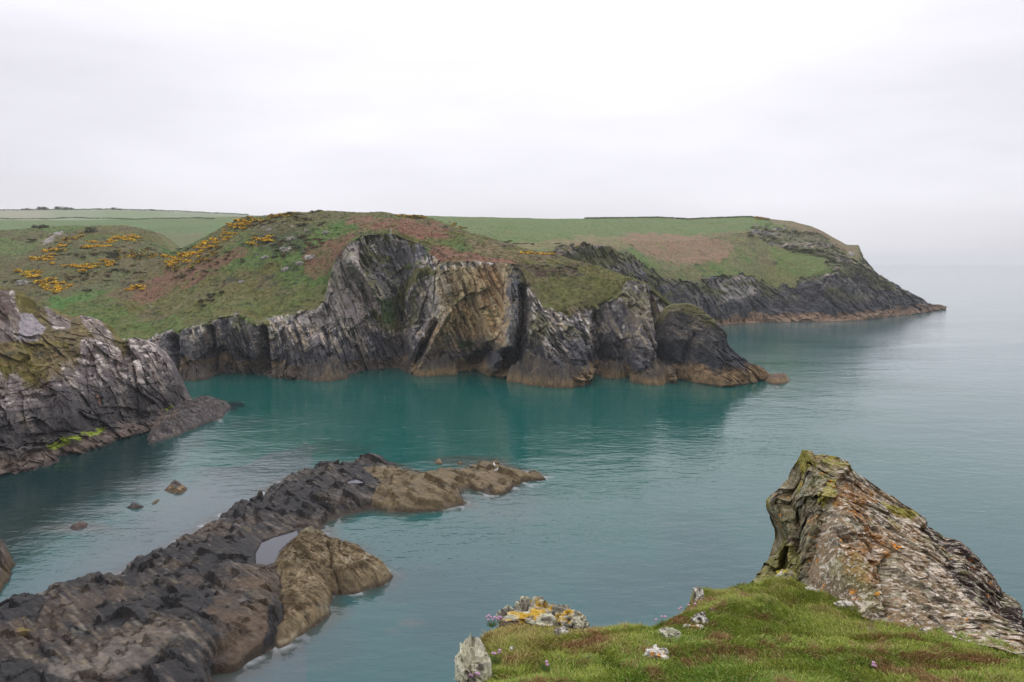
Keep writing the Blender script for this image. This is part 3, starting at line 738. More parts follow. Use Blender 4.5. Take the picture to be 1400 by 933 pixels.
front = 0.0
RZ = [0.25] * 25 + [0.0] * (len(RP) - 25)
frR = frame((0.62, 0.75, 0.25), (0.8, -0.6, 0.1))
pool_px = [(349, 772), (349, 757), (358, 741), (382, 732), (406, 725), (408, 731), (396, 740), (383, 752), (376, 770), (364, 774)]
POOL_Z = 1.25
pool_xy = [tuple(at_z(x, y, POOL_Z)[:2]) for x, y in pool_px]
pool2_px = [(468, 661), (485, 654), (497, 659), (500, 664), (482, 663)]
POOL2_Z = 1.25
pool2_xy = [tuple(at_z(x, y, POOL2_Z)[:2]) for x, y in pool2_px]
def reef_h(X, Y):
    return 1.0 + 0.8 * sm(-X, -2, 30) + 0.3 * sm(75 - Y, 0, 20)
def reef_extra(X, Y, Z, sd):
    pd = sdpoly(X, Y, pool_xy)
    Z = np.where(pd > -3.0, np.minimum(Z, POOL_Z + 0.12 + np.maximum(-pd, 0) * .35), Z)
    Z = np.where(pd > -0.8, np.maximum(Z, POOL_Z + 0.06 - 0 * Z), Z)
    Z = np.where(pd > 0, POOL_Z - 0.05 - 0.3 * sm(pd, 0, 1.0), Z)
    p2 = sdpoly(X, Y, pool2_xy)
    Z = np.where(p2 > -1.2, np.minimum(Z, POOL2_Z + 0.12 + np.maximum(-p2, 0) * 0.5), Z)
    Z = np.where(p2 > 0, POOL2_Z - 0.1, Z)
    return Z
def reef_col(Q, sd):
    RCc, st, rn, b1, b2 = rock_colour(Q, frR, 301, 0.45)
    RCc *= .5
    px_, py_ = proj(Q)
    n = fbm(Q, 7, 3, 302); n2 = fbm(Q, 1.6, 3, 303)
    mixc(RCc, S(42, 42, 45, .7), .85 * sm(n + .35 * st, -0.45, 0.25))
    mixc(RCc, S(88, 74, 62, .72), .6 * sm(-n + .3 * n2, 0.1, 0.7))
    pale = sm(fbm(Q @ frR.T, (0.5, 2.2, 2), 4, 304) + .5 * fbm(Q, 6, 2, 305), 0.42, 0.75)
    jx = px_ + 14 * fbm(Q, 6, 3, 306); jy = py_ + 8 * fbm(Q, 6, 3, 307)
    mixc(RCc, S(140, 130, 122, .8), .5 * pale * sm(Q[..., 2], .6, 1.2))
    tan = inpoly(jx, jy, [(498, 640), (520, 640), (570, 640), (760, 610), (760, 700), (500, 720), (515, 690), (520, 660)])
    mixc(RCc, S(112, 97, 66, .8), .85 * tan * np.clip(.85 + .4 * n2, 0, 1))
    mixc(RCc, S(62, 50, 36, .7), .7 * tan * sm(n2 - .2 * b2, 0.15, 0.6))
    RCc *= (1 - .3 * ~tan)[..., None] * np.where(tan[..., None], 1.0, np.array([1.03, 1.0, .93]))
    t2 = inpoly(jx, jy, [(290, 800), (350, 790), (372, 800), (372, 900), (300, 930), (300, 860)])
    mixc(RCc, S(96, 78, 58, .8), .55 * t2 * np.clip(.7 + n2, 0, 1))
    mixc(RCc, S(134, 124, 112, .8), .35 * inpoly(jx, jy, [(140, 880), (220, 850), (245, 865), (200, 905), (100, 933), (60, 920)]) * np.clip(.8 + .8 * n2, 0, 1))
    mixc(RCc, S(120, 105, 50, .7), .5 * sm(fbm(Q, 2, 3, 308), .6, .85) * (px_ < 120))
    mixc(RCc, S(50, 42, 34, .6), .75 * (1 - sm(Q[..., 2] + .25 * n2, 0.15, 0.6)))
    return RCc
reef("rock_reef", RP, RZ, reef_h, 1.7, 0.115, 310, frR, reef_col, "long dark jagged reef with tan seaweed tip running into the cove", "reef", amp=0.85, small=.4, extra=reef_extra, terr=.95)

frS = frame((0.75, 0.6, 0.3), (-0.6, 0.75, 0.1))
def slab_extra(X, Y, Z, sd):
    px_, py_ = proj(np.stack([X, Y, Z], -1))
    jq = 5 * fbm(np.stack([X, Y, 0 * X], -1), 1.2, 3, 326)
    px_ = px_ + jq
    crack = segdist(px_, py_, [(449, 742), (456, 780), (461, 812)]); c2 = segdist(px_, py_, [(384, 752), (400, 770), (410, 800)])
    return Z - 0.6 * (1 - sm(crack, 0.5, 3.0)) * (sd > 0)
def slab_col(Q, sd):
    RCc = np.empty(Q.shape); RCc[...] = S(116, 101, 74, .85)
    n = fbm(Q, 4, 4, 321); n2 = fbm(Q, 1.0, 4, 322); st = fbm(Q @ frS.T, (.35, 3, 3), 3, 323)
    mixc(RCc, S(92, 79, 56, .85), sm(n + .5 * st, -.1, .5))
    mixc(RCc, S(150, 138, 114, .85), .75 * sm(n2 - n * .5, .3, .8))
    mixc(RCc, S(110, 112, 92, .75), .6 * sm(fbm(Q, 3, 2, 324), .3, .7))
    mixc(RCc, S(58, 48, 36, .7), .8 * sm(fbm(Q @ frS.T, (.3, 1.2, 1), 4, 325), .35, .7))
    mixc(RCc, S(50, 42, 34, .6), .8 * (1 - sm(Q[..., 2] + .2 * n2, 0.1, 0.5)))
    return RCc
reef("rock_slab", SL, [1.2, .4] + [0] * (len(SL) - 4) + [.8, 1.0], lambda X, Y: 1.6 + .4 * sm(-X, 16, 24), .9, 0.08, 330, frS, slab_col, "tan barnacled rock slab beside the pool on the dark reef", "rock", amp=0.62, extra=slab_extra, margin=1.0)

def water_patch(name, xy, z, label):
    bm = bmesh.new()
    c = np.mean(np.array(xy), 0)
    vs_ = [bm.verts.new((c[0] + (x - c[0]) * 1.12, c[1] + (y - c[1]) * 1.12, z)) for x, y in xy]
    bm.faces.new(vs_)
    me = bpy.data.meshes.new(name); bm.normal_update(); bm.to_mesh(me); bm.free()
    if me.polygons[0].normal.z < 0: me.flip_normals()
    props(link(name, me, M_POOL), label, "pool", kind="structure")
M_POOL = bpy.data.materials.new("still pool water"); M_POOL.use_nodes = True
pb = M_POOL.node_tree.nodes["Principled BSDF"]
pb.inputs["Base Color"].default_value = (0.05, 0.052, 0.065, 1); pb.inputs["Roughness"].default_value = 0.03; pb.inputs["IOR"].default_value = 1.333
water_patch("rock_pool", pool_xy, POOL_Z, "still grey rock pool on the dark reef behind the tan slab")
water_patch("rock_pool", pool2_xy, POOL2_Z, "small bright puddle high on the middle of the reef")

# ledge of rock at the foot of the left cliff
def dark_col(seed, a=S(60, 55, 54, .55), b_=S(96, 84, 74, .6), tan=None, tz=0.6):
    def f(Q, sd):
        RCc, st, rn, b1, b2 = rock_colour(Q, frR, seed, 0.5)
        mixc(RCc, a, .75); mixc(RCc, b_, .7 * sm(rn + .5 * st, .1, .6))
        if tan is not None: mixc(RCc, tan, .85 * (1 - sm(Q[..., 2] + .5 * rn, tz, tz * 1.8)))
        mixc(RCc, S(40, 36, 33, .6), .75 * (1 - sm(Q[..., 2] + .2 * rn, 0.1, 0.45)))
        return RCc
    return f
reef("rock_ledge", [(205, 575), (225, 562), (248, 552), (285, 545), (308, 546), (314, 558), (308, 570), (285, 577), (262, 588), (235, 600), (200, 608)], [1] * 5 + [0] * 6, 1.9, 2.0, 0.16, 340, frR, dark_col(341), "low brown rock ledge sticking out from the foot of the left cliff", "rock ledge", amp=0.8)
TANW = S(122, 102, 70, .65)
reef("sea_rock", [(224, 668), (236, 660), (248, 658), (256, 664), (256, 671), (244, 677), (234, 676)], [.3] * 4 + [0] * 3, 0.35, 0.6, 0.06, 350, frR, dark_col(351, tan=TANW, tz=.3), "largest of the small rocks breaking the inlet water left of the reef", "rock", amp=0.45, group="small rocks awash in the inlet", margin=.6)
reef("sea_rock", [(176, 695), (183, 690), (192, 690), (199, 692), (196, 695), (184, 697)], [0] * 6, 0.3, 0.4, 0.05, 352, frR, dark_col(353), "dark double rock awash in the inlet, second in its line", "rock", amp=0.5, group="small rocks awash in the inlet", margin=.5)
reef("sea_rock", [(207, 689), (212, 685), (219, 683), (216, 687), (210, 690)], [0] * 5, 0.35, 0.3, 0.06, 354, frR, dark_col(355, tan=TANW, tz=.3), "tiny tan rock between the two bigger rocks awash in the inlet", "rock", amp=0.2, group="small rocks awash in the inlet", margin=.5)
reef("sea_rock", [(96, 722), (108, 717), (123, 716), (120, 721), (106, 725)], [0] * 5, 0.4, 0.4, 0.06, 356, frR, dark_col(357, a=S(92, 76, 66, .6)), "flat brown rock barely awash in the inlet, nearest the left edge", "rock", amp=0.4, group="small rocks awash in the inlet", margin=.5)
reef("sea_rock", [(-60, 800), (-60, 752), (-10, 744), (10, 752), (17, 772), (14, 795), (0, 812), (-20, 820)], [0, .5, .8, .5, 0, 0, 0, 0], 1.3, 0.7, 0.07, 358, frR, dark_col(359, a=S(66, 56, 46, .7), tan=S(84, 70, 48, .75)), "brown weedy rock cut off by the left edge of the photo below the cliff", "rock", amp=0.9)
reef("sea_rock", [(594, 634), (597, 629), (602, 629), (605, 635)], [0] * 4, 0.6, 0.4, 0.08, 360, frR, dark_col(361, tan=TANW), "tiny tan rock behind the reef, left of the gulls", "rock", amp=0.2, margin=.5, group="tiny rocks behind the reef tip")
reef("sea_rock", [(623, 634), (628, 631), (633, 633), (630, 636)], [0] * 4, 0.4, 0.4, 0.08, 362, frR, dark_col(363, tan=TANW), "low tan rock just behind the seaweed tip of the reef", "rock", amp=0.2, margin=.5, group="tiny rocks behind the reef tip")

# ================================================================== STACK at the end of the promontory
px = np.arange(872, 1053, 0.7)
W4 = crv((872, 505), (890, 510), (905, 515), (925, 520), (950, 525), (985, 531), (1010, 530), (1030, 525), (1045, 522), (1053, 520))
M4 = crv((872, 502), (888, 470), (905, 465), (930, 465), (950, 470), (985, 490), (1000, 500), (1020, 508), (1035, 514), (1053, 519))
R4 = crv((872, 500), (884, 470), (892, 448), (902, 434), (912, 421), (925, 416), (945, 416.5), (958, 422), (970, 432), (982, 444), (990, 455), (994, 468), (1000, 478), (1012, 488), (1022, 497), (1035, 503), (1045, 508), (1053, 517))
M4Y = crv((872, 214), (890, 208), (930, 202), (985, 193), (1010, 193), (1030, 198), (1053, 203))
R4Y = crv((872, 217), (890, 212), (930, 207), (985, 200), (1020, 200), (1053, 204))
P, V = loft(px, [(W4, None), (M4, M4Y), (R4, R4Y)], [90, 90], back=[(2, 0.2, 4), (3, -6, 8), (4, -30, 10)])
PX, PY = proj(P)
D = lines_depth(PX, PY, [([(950, 460), (935, 500)], 10, -2.5), ([(985, 480), (1000, 505)], 14, -3), ([(920, 430), (915, 500)], 18, 2.5), ([(965, 450), (985, 500)], 14, 2), ([(898, 440), (893, 500)], 8, -3)])
P[..., 1] -= D * sm(V, 0, .15) * (1 - sm(V, 1.8, 2))
Pw = P + 1.5 * np.stack([fbm(P, 9, 3, 371), fbm(P, 9, 3, 372), fbm(P, 9, 3, 373)], -1)
d = 1.6 * (blocks(Pw, fr2, (3, 14, 6), 374) - .5) + 1.0 * (blocks(Pw, fr2, (1.2, 6, 3), 375) - .5) + .5 * (blocks(Pw, fr2, (.5, 3, 1.6), 376) - .5) + 1.5 * fbm(Pw @ fr2.T, (3, 16, 8), 4, 377)
P += np.array([0.25, -0.85, 0.35]) * (d * sm(V, -.02, .08) * (1 - .6 * sm(V, 1.9, 2.0)))[..., None]
RC, st, rn, b1_, b2_ = rock_colour(P, fr2, 378)
RC *= .75
mixc(RC, S(54, 52, 50, .5), .6 * (st > -.3))
shore_bands(P, RC, 379, 3.6, 12, tan=S(126, 104, 76, .62))
mixc(RC, S(86, 84, 50, .7), .85 * sm(V + .15 * fbm(P, 3, 3, 380), 1.65, 1.85) * (PX < 975))
props(link("sea_stack", mesh_np("sea_stack", P, grid_faces(len(px), P.shape[1]), RC), M_LAND), "dark domed rock mass with mossy top ending the promontory", "sea stack")
reef("sea_rock", [(1048, 521), (1051, 511), (1058, 508), (1070, 512), (1079, 520), (1074, 525), (1055, 527)], [0, 1.5, 2, 1, 0, 0, 0], 1.6, 1.3, 0.15, 381, frR, dark_col(382, a=S(104, 84, 62, .6), tan=S(118, 98, 70, .62), tz=1.0), "brown pointed rock in the sea off the tip of the domed stack", "rock", amp=0.8)

APT = S(112, 94, 66, .6)
for k, (pl, h_, lab) in enumerate([
        ([(702, 522), (722, 527), (750, 530), (785, 530), (806, 523), (790, 512), (765, 503), (735, 500), (712, 508)], 4.6, "tan rock apron at the foot of the promontory, under its grassy brow"),
        ([(864, 525), (885, 528), (910, 527), (923, 522), (915, 511), (890, 507), (868, 512)], 3.2, "squat tan rock platform in front of the cleft beside the domed stack"),
        ([(564, 514), (580, 516), (602, 514), (622, 511), (612, 502), (588, 500), (570, 506)], 3.0, "tan rock foot where the ochre buttress meets the cove"),
        ([(818, 514), (835, 518), (858, 518), (862, 510), (840, 505), (820, 508)], 1.8, "low tan ledge between the two larger aprons under the cliff"),
        ([(398, 519), (425, 523), (455, 522), (478, 517), (470, 508), (430, 509), (402, 512)], 2.4, "grey brown boulder ledge at the foot of the pale grey cliff"),
        ([(244, 519), (258, 522), (282, 519), (296, 514), (284, 508), (255, 511)], 2.2, "brown rock foot at the dark cove left of the cliffs")]):
    reef("rock_apron", pl, [0] * len(pl), h_, 3.0, .24, 390 + 14 * k, frR, dark_col(391 + 14 * k, a=S(60, 55, 50, .55), b_=S(100, 86, 66, .55), tan=APT if k < 4 else S(78, 68, 58, .6), tz=1.3 if k < 4 else .7), lab, "rock", amp=2.3, small=1.3, group="rocks at the foot of the cliffs", margin=2.0)


# ================================================================== FOREGROUND TURF (the cliff top where the viewer stands)
TS, T0 = 0.22, EYE - 1.65
def at_turf(px, py, off=0.0):
    dx, dy, dz = ray(px, py)
    t = (T0 + off - EYE) / (dz + TS * dy)
    return np.stack(np.broadcast_arrays(dx * t, dy * t, EYE + dz * t), -1)

EDGE = [(628, 945), (630, 905), (640, 884), (664, 860), (690, 846), (740, 850), (800, 859), (846, 858), (880, 854), (905, 845), (925, 838), (944, 831), (951, 806), (968, 803), (985, 808), (1030, 800), (1062, 790), (1085, 786), (1120, 800), (1160, 812), (1230, 835), (1290, 850), (1400, 880), (1520, 925)]
edge_xy = [tuple(at_turf(x, y)[:2]) for x, y in EDGE] + [(6.5, 3.0), (6.0, -4.0), (-1.2, -4.0), (-0.75, 1.5), (-0.42, 3.9)]

def turf_z(X, Y, sd):
    Q = np.stack([X, Y, np.zeros_like(X)], -1)
    b = 0.075 * fbm(Q, 1.1, 3, 501) + 0.022 * fbm(Q, 0.28, 3, 502)
    z = T0 - TS * Y + b * sm(sd, -0.1, 0.25) - 0.10 * np.exp(-np.maximum(sd, 0) / 0.09)
    return z - np.where(sd < 0, -sd * 3.4, 0)

def edge_sd(X, Y):
    Q = np.stack([X, Y, np.zeros_like(X)], -1)
    return sdpoly(X + 0.05 * fbm(Q, .5, 3, 503), Y + 0.05 * fbm(Q, .5, 3, 504), edge_xy)

def heightmesh(x0, x1, y0, y1, step, keep, drop=0.0):
    xs = np.arange(x0, x1, step); ys = np.arange(y0, y1, step)
    X, Y = np.meshgrid(xs, ys, indexing='ij')
    sd = edge_sd(X, Y)
    Q = np.stack([X, Y, turf_z(X, Y, sd) - drop], -1)
    F = grid_faces(len(xs), len(ys))
    F = F[keep(sd).ravel()[F].all(1)]
    used = np.unique(F); remap = np.full(sd.size, -1); remap[used] = np.arange(len(used))
    return Q, sd, F, used, remap

Q, sd, F, used, remap = heightmesh(-1.6, 7.0, -4.5, 9.9, 0.025, lambda s: s > -0.55)
C = np.empty(Q.shape); C[...] = S(80, 84, 42)
mixc(C, S(104, 88, 62), sm(fbm(Q, .6, 4, 511), 0.0, .6))
mixc(C, S(92, 74, 58), sm(fbm(Q, .25, 3, 512), .4, .7))
mixc(C, S(98, 76, 56), 1 - sm(sd, -0.02, 0.10))
gx, gy = proj(Q)
bare = inpoly(gx + 8 * fbm(Q, .3, 3, 513), gy + 4 * fbm(Q, .3, 3, 514), [(1180, 845), (1200, 846), (1200, 875), (1190, 872), (1172, 850)]) | inpoly(gx + 8 * fbm(Q, .3, 3, 513), gy, [(1000, 808), (1050, 812), (1100, 826), (1070, 828), (1005, 815)])
mixc(C, S(124, 102, 88), .8 * bare)
props(link("ground", mesh_np("ground", Q.reshape(-1, 3)[used], remap[F], C.reshape(-1, 3)[used], True), M_TURF), "grassy cliff top ground at the viewer's feet", "ground", kind="structure")
Q, sd2, F, used, remap = heightmesh(-12, 17, -16, 20, 0.35, lambda s: (s < -0.35) & (s > -9.5), 0.06)
Q[..., :2] += 0.3 * np.stack([fbm(Q, 2, 3, 515), fbm(Q, 2, 3, 516)], -1)
C = np.empty(Q.shape); C[...] = S(92, 86, 78, .6); C *= (1 + .4 * fbm(Q, 1.5, 4, 517))[..., None]
props(link("cliff", mesh_np("cliff", Q.reshape(-1, 3)[used], remap[F], C.reshape(-1, 3)[used]), M_LAND), "steep rock below the grassy cliff top", "cliff", kind="structure")

N, L = M_CRAG.node_tree.nodes, M_CRAG.node_tree.links
bs = N["Principled BSDF"]; old = bs.inputs["Base Color"].links[0].from_socket
tc_ = N.new("ShaderNodeTexCoord"); nz = N.new("ShaderNodeTexNoise"); nz.inputs["Scale"].default_value = 34; nz.inputs["Detail"].default_value = 3
L.new(tc_.outputs["Object"], nz.inputs["Vector"])
mk = N.new("ShaderNodeMapRange"); mk.inputs["From Min"].default_value = .60; mk.inputs["From Max"].default_value = .65; mk.inputs["To Max"].default_value = .75
L.new(nz.outputs["Fac"], mk.inputs["Value"])
mk2 = N.new("ShaderNodeMapRange"); mk2.inputs["From Min"].default_value = .40; mk2.inputs["From Max"].default_value = .34; mk2.inputs["To Max"].default_value = .7
L.new(nz.outputs["Fac"], mk2.inputs["Value"])
mA = N.new("ShaderNodeMixRGB"); mA.inputs["Color2"].default_value = (.60, .56, .48, 1)
mB = N.new("ShaderNodeMixRGB"); mB.inputs["Color2"].default_value = (.045, .038, .03, 1)
L.new(mk.outputs[0], mA.inputs["Fac"]); L.new(old, mA.inputs["Color1"]); L.new(mk2.outputs[0], mB.inputs["Fac"]); L.new(mA.outputs[0], mB.inputs["Color1"]); L.new(mB.outputs[0], bs.inputs["Base Color"])

# ---- the turf itself: many thin blades, longer and paler in tussocks
nb = 230000
bx = rng.uniform(-1.0, 6.2, nb * 3); by = rng.uniform(4.2, 9.6, nb * 3)
bsd = edge_sd(bx, by)
bz = turf_z(bx, by, bsd)
B = np.stack([bx, by, bz], -1)
pxb, pyb = proj(B)
n_b = sm(fbm(B, .3, 3, 513 + 0 * 1), -9, -8)
bb = inpoly(pxb, pyb, [(1180, 845), (1200, 846), (1200, 872), (1190, 870), (1172, 850)]) | inpoly(pxb, pyb, [(1003, 810), (1050, 813), (1090, 826), (1010, 815)])
ok = (bsd > -0.015) & (pxb > 600) & (pxb < 1440) & (pyb < 965) & (~bb | (rng.random(nb * 3) < .12))
B = B[ok][:nb]; bsd = bsd[ok][:nb]; nb = len(B)
t1 = fbm(B, .55, 3, 521); t2 = fbm(B, .16, 3, 522); t3 = fbm(B, 1.6, 3, 523)
ln = (0.046 + 0.035 * sm(t1, -.2, .7) + .04 * sm(t1 + .5 * t2, .35, .8) + 0.02 * sm(t2, 0, .7)) * rng.uniform(.55, 1.25, nb)
th = 2 * np.pi * vnoise(B / 0.45, 524) * 1.3 + rng.normal(0, .8, nb)
lean = rng.uniform(.25, 1.05, nb)
dirx, diry = np.cos(th), np.sin(th)
wdt = rng.uniform(.0016, .0032, nb)
fx, fy = -B[:, 1] / np.hypot(B[:, 0], B[:, 1]), B[:, 0] / np.hypot(B[:, 0], B[:, 1])     # blades spread every way, width across a random turn
tw = rng.uniform(-.9, .9, nb)
sx, sy = np.cos(tw) * fx - np.sin(tw) * fy, np.sin(tw) * fx + np.cos(tw) * fy
mid = B + np.stack([dirx * lean * ln * .35, diry * lean * ln * .35, ln * .62], -1)
tip = B + np.stack([dirx * lean * ln * 1.0, diry * lean * ln * 1.0, ln * (1.05 - .35 * lean)], -1)
side = np.stack([sx, sy, 0 * sx], -1) * wdt[:, None]
base = B - np.array([0, 0, .012])
Vb = np.stack([base - side, base + side, mid - side * .8, mid + side * .8, tip], 1)
i0 = np.arange(nb)[:, None] * 5
Fb = np.concatenate([i0 + np.array([0, 1, 3]), i0 + np.array([0, 3, 2]), i0 + np.array([2, 3, 4])], 0)
Cb = np.empty((nb, 3)); Cb[...] = S(112, 122, 48, .62)
mixc(Cb, S(90, 116, 44, .62), .8 * sm(t3 + .8 * t2 + rng.normal(0, .2, nb), .0, .6))
mixc(Cb, S(132, 116, 72, .62), .8 * sm(-t3 + .7 * t2 + rng.normal(0, .3, nb), .1, .7))
mixc(Cb, S(116, 84, 58, .62), .85 * sm(t2 * .8 - t1 + rng.normal(0, .2, nb), .2, .65))
mixc(Cb, S(150, 138, 96, .62), (rng.random(nb) < .07) * .8)
Cb *= 1.08 * rng.uniform(.75, 1.2, nb)[:, None]
props(link("grass", mesh_np("grass", Vb, Fb, np.repeat(Cb[:, None], 5, 1)), M_BLADE), "short wind-bent green and straw grass on the cliff top", "grass", kind="stuff")

# ================================================================== CRAG beside the turf
px = np.arange(1034, 1462, 0.8)
CB = crv((1034, 814), (1060, 803), (1090, 803), (1110, 811), (1140, 827), (1190, 848), (1290, 868), (1400, 897), (1462, 915))
CT = crv((1034, 799), (1046, 784), (1057, 768), (1066, 752), (1071, 742), (1074, 688), (1082, 674), (1090, 666), (1093, 642), (1099, 630), (1102, 616), (1110, 617), (1113, 625), (1120, 624), (1132, 623), (1146, 625), (1158, 631), (1166, 642), (1180, 652), (1200, 667), (1228, 688), (1262, 708), (1276, 722), (1292, 736), (1312, 741), (1326, 752),
         (1346, 775), (1364, 798), (1372, 808), (1392, 820), (1400, 828), (1404, 844), (1418, 872), (1462, 905))
CTY = crv((1034, 8.8), (1064, 9.8), (1090, 9.7), (1120, 9.35), (1160, 9.25), (1228, 9.0), (1300, 8.6), (1400, 7.6), (1462, 6.8))
yb = at_turf(px, CB(px))[:, 1]
CBY = lambda x: np.interp(x, px, yb)
CM = lambda x: .55 * CB(x) + .45 * CT(x)
bulge = crv((1034, 0), (1066, -.25), (1110, .1), (1150, .4), (1300, .3), (1400, .1), (1462, 0))
CMY = lambda x: .55 * CBY(x) + .45 * CTY(x) - bulge(x)
P, V = loft(px, [(CB, CBY), (CM, CMY), (CT, CTY)], [130, 190], back=[(.18, -.03, 8), (.35, -.6, 14), (.8, -3.0, 14), (2.0, -9, 10)])
PX, PY = proj(P)
frP = frame((.68, .10, .72), (.70, .12, -.70))
frL = frame((1, .25, .12), (0.05, 0, 1))
left = 1 - sm(PX + 8 * fbm(P, .5, 3, 531) - (PY - 640) * -0.28, 1136, 1152)          # the upright face on the left
warp = .035 * np.stack([fbm(P, .5, 3, 532), fbm(P, .5, 3, 533), fbm(P, .5, 3, 534)], -1)
Pw = P + warp
dm = .12 * (blocks(Pw, frP, (.2, 1.1, .5), 535) - .5) + .08 * (blocks(Pw, frP, (.06, .35, .22), 536) - .5) + .035 * (blocks(Pw, frP, (.025, .12, .09), 537) - .5) + .06 * fbm(Pw @ frP.T, (.1, .5, .3), 4, 538)
dl = .34 * (blocks(Pw, frL, (.24, .5, .5), 539) - .5) + .09 * (blocks(Pw, frL, (.07, .3, .2), 540) - .5) + .04 * (blocks(Pw, frL, (.03, .12, .1), 541) - .5) + .09 * fbm(Pw @ frL.T, (.12, .8, .4), 4, 542)
dd = dm * (1 - left) + dl * left
D = lines_depth(PX, PY, [([(1150, 640), (1120, 700), (1095, 790)], 10, .10), ([(1090, 640), (1092, 700), (1085, 760)], 7, -.22), ([(1190, 720), (1205, 780), (1215, 835)], 16, -.12), ([(1215, 760), (1218, 840)], 6, -.12),
                           ([(1270, 722), (1340, 790), (1410, 850)], 12, -.16), ([(1290, 770), (1350, 815), (1410, 862)], 7, -.10), ([(1160, 660), (1240, 740), (1300, 800)], 14, .06), ([(1068, 700), (1080, 720)], 12, .15)])
P += (np.array([.18, -.88, .42]) - left[..., None] * np.array([.6, -.2, .2])) * ((dd + D) * (1 - .5 * sm(V, 1.85, 2.0)))[..., None]
edgeL = 1 - sm(PX, 1082, 1100)
P[..., 0] += edgeL * (-.20 * np.exp(-((PY - 684) / 24) ** 2) + .06 * np.exp(-((PY - 738) / 16) ** 2) - .05 * np.exp(-((PY - 640) / 10) ** 2))
C = np.empty(P.shape); C[...] = S(122, 104, 80, .66)
q = P @ frP.T
st = fbm(Pw @ frP.T, (.05, .4, .3), 4, 551); n = fbm(P, .5, 4, 552); n2 = fbm(P, .12, 3, 553)
mixc(C, S(88, 80, 68, .66), sm(st + .5 * n, -.1, .5))
mixc(C, S(126, 122, 100, .66), .7 * sm(-n + .5 * n2, .2, .8))
jx = PX + 16 * fbm(P, .4, 3, 554); jy = PY + 14 * fbm(P, .4, 3, 555)
mixc(C, S(128, 92, 52, .62), .9 * inpoly(jx, jy, [(1140, 690), (1165, 650), (1200, 675), (1185, 720), (1215, 760), (1215, 835), (1180, 830), (1150, 760), (1175, 735)]) * np.clip(.7 + .8 * n2, 0, 1))
mixc(C, S(96, 84, 66, .66), .8 * inpoly(jx, jy, [(1120, 780), (1215, 800), (1215, 850), (1140, 840)]))
C_dark = inpoly(PX + .4 * (jx - PX), PY + .4 * (jy - PY), [(1262, 706), (1295, 732), (1330, 748), (1415, 826), (1430, 868), (1400, 872), (1345, 838), (1285, 778)])
mixc(C, S(50, 42, 40, .6), .92 * C_dark * np.clip(.85 + st, 0, 1))
mixc(C, S(60, 50, 46, .6), .9 * inpoly(jx, jy, [(1255, 708), (1290, 735), (1330, 755), (1410, 830), (1420, 870), (1380, 862), (1320, 815), (1285, 770)]) * np.clip(.75 + st, 0, 1))
mixc(C, S(60, 50, 46, .6), .75 * inpoly(jx, jy, [(1280, 775), (1300, 770), (1420, 862), (1420, 885), (1360, 850)]) * np.clip(.6 + st, 0, 1))
# white and cream crusts, drawn out along the strata
fl = fbm(Pw @ frP.T, (.028, .045, .04), 2, 556) + .32 * fbm(P, .35, 3, 557)
zone = inpoly(jx, jy, [(1150, 640), (1230, 690), (1300, 745), (1420, 850), (1462, 930), (1300, 885), (1240, 850), (1240, 780), (1190, 700)])
dark_ = inpoly(jx, jy, [(1250, 700), (1290, 725), (1330, 745), (1420, 825), (1440, 880), (1380, 868), (1320, 822), (1275, 775)])
wl_ = sm(fl + .16 * zone - .25 * left - .12 * dark_ - .12 * C_dark - .1, .24, .34)
mixc(C, S(196, 186, 170, .78), .85 * wl_)
fl2 = fbm(P, .05, 3, 558) + .3 * n
mixc(C, S(160, 158, 136, .72), .7 * sm(fl2, .35, .6) * (1 - wl_))
# the upright face: olive and grey lichens with dark joints
mixc(C, S(104, 98, 72, .62), .65 * left)
mixc(C, S(140, 138, 116, .66), .7 * left * sm(fbm(Pw @ frL.T, (.06, .5, .3), 3, 559), .15, .5))
mixc(C, S(52, 46, 38, .6), .8 * left * sm(-fbm(Pw @ frL.T, (.08, .7, .3), 3, 560), .25, .55))
mixc(C, S(122, 116, 44, .66), .85 * sm(fbm(P, .35, 3, 561) + .5 * inpoly(jx, jy, [(1095, 610), (1130, 615), (1170, 650), (1130, 690), (1095, 640)]) - .1, .3, .6) * sm(-PY, -760, -700))
mixc(C, S(120, 96, 84, .66), .7 * inpoly(jx, jy, [(1110, 615), (1150, 620), (1140, 650), (1115, 640)]) * sm(n2, -.1, .3))
mixc(C, S(186, 122, 30, .7), .9 * sm(fbm(P, .10, 3, 562), .66, .8))
mixc(C, S(106, 102, 52, .66), .85 * inpoly(jx, jy, [(1030, 790), (1060, 765), (1085, 740), (1095, 780), (1070, 825), (1030, 825)]))
mixc(C, S(112, 116, 56, .66), .25 * sm(fbm(P, .3, 3, 563), .4, .6))
props(link("crag", mesh_np("crag", P, grid_faces(len(px), P.shape[1]), C), M_CRAG), "tall leaning crag crusted with white and orange lichen beside the turf", "crag")

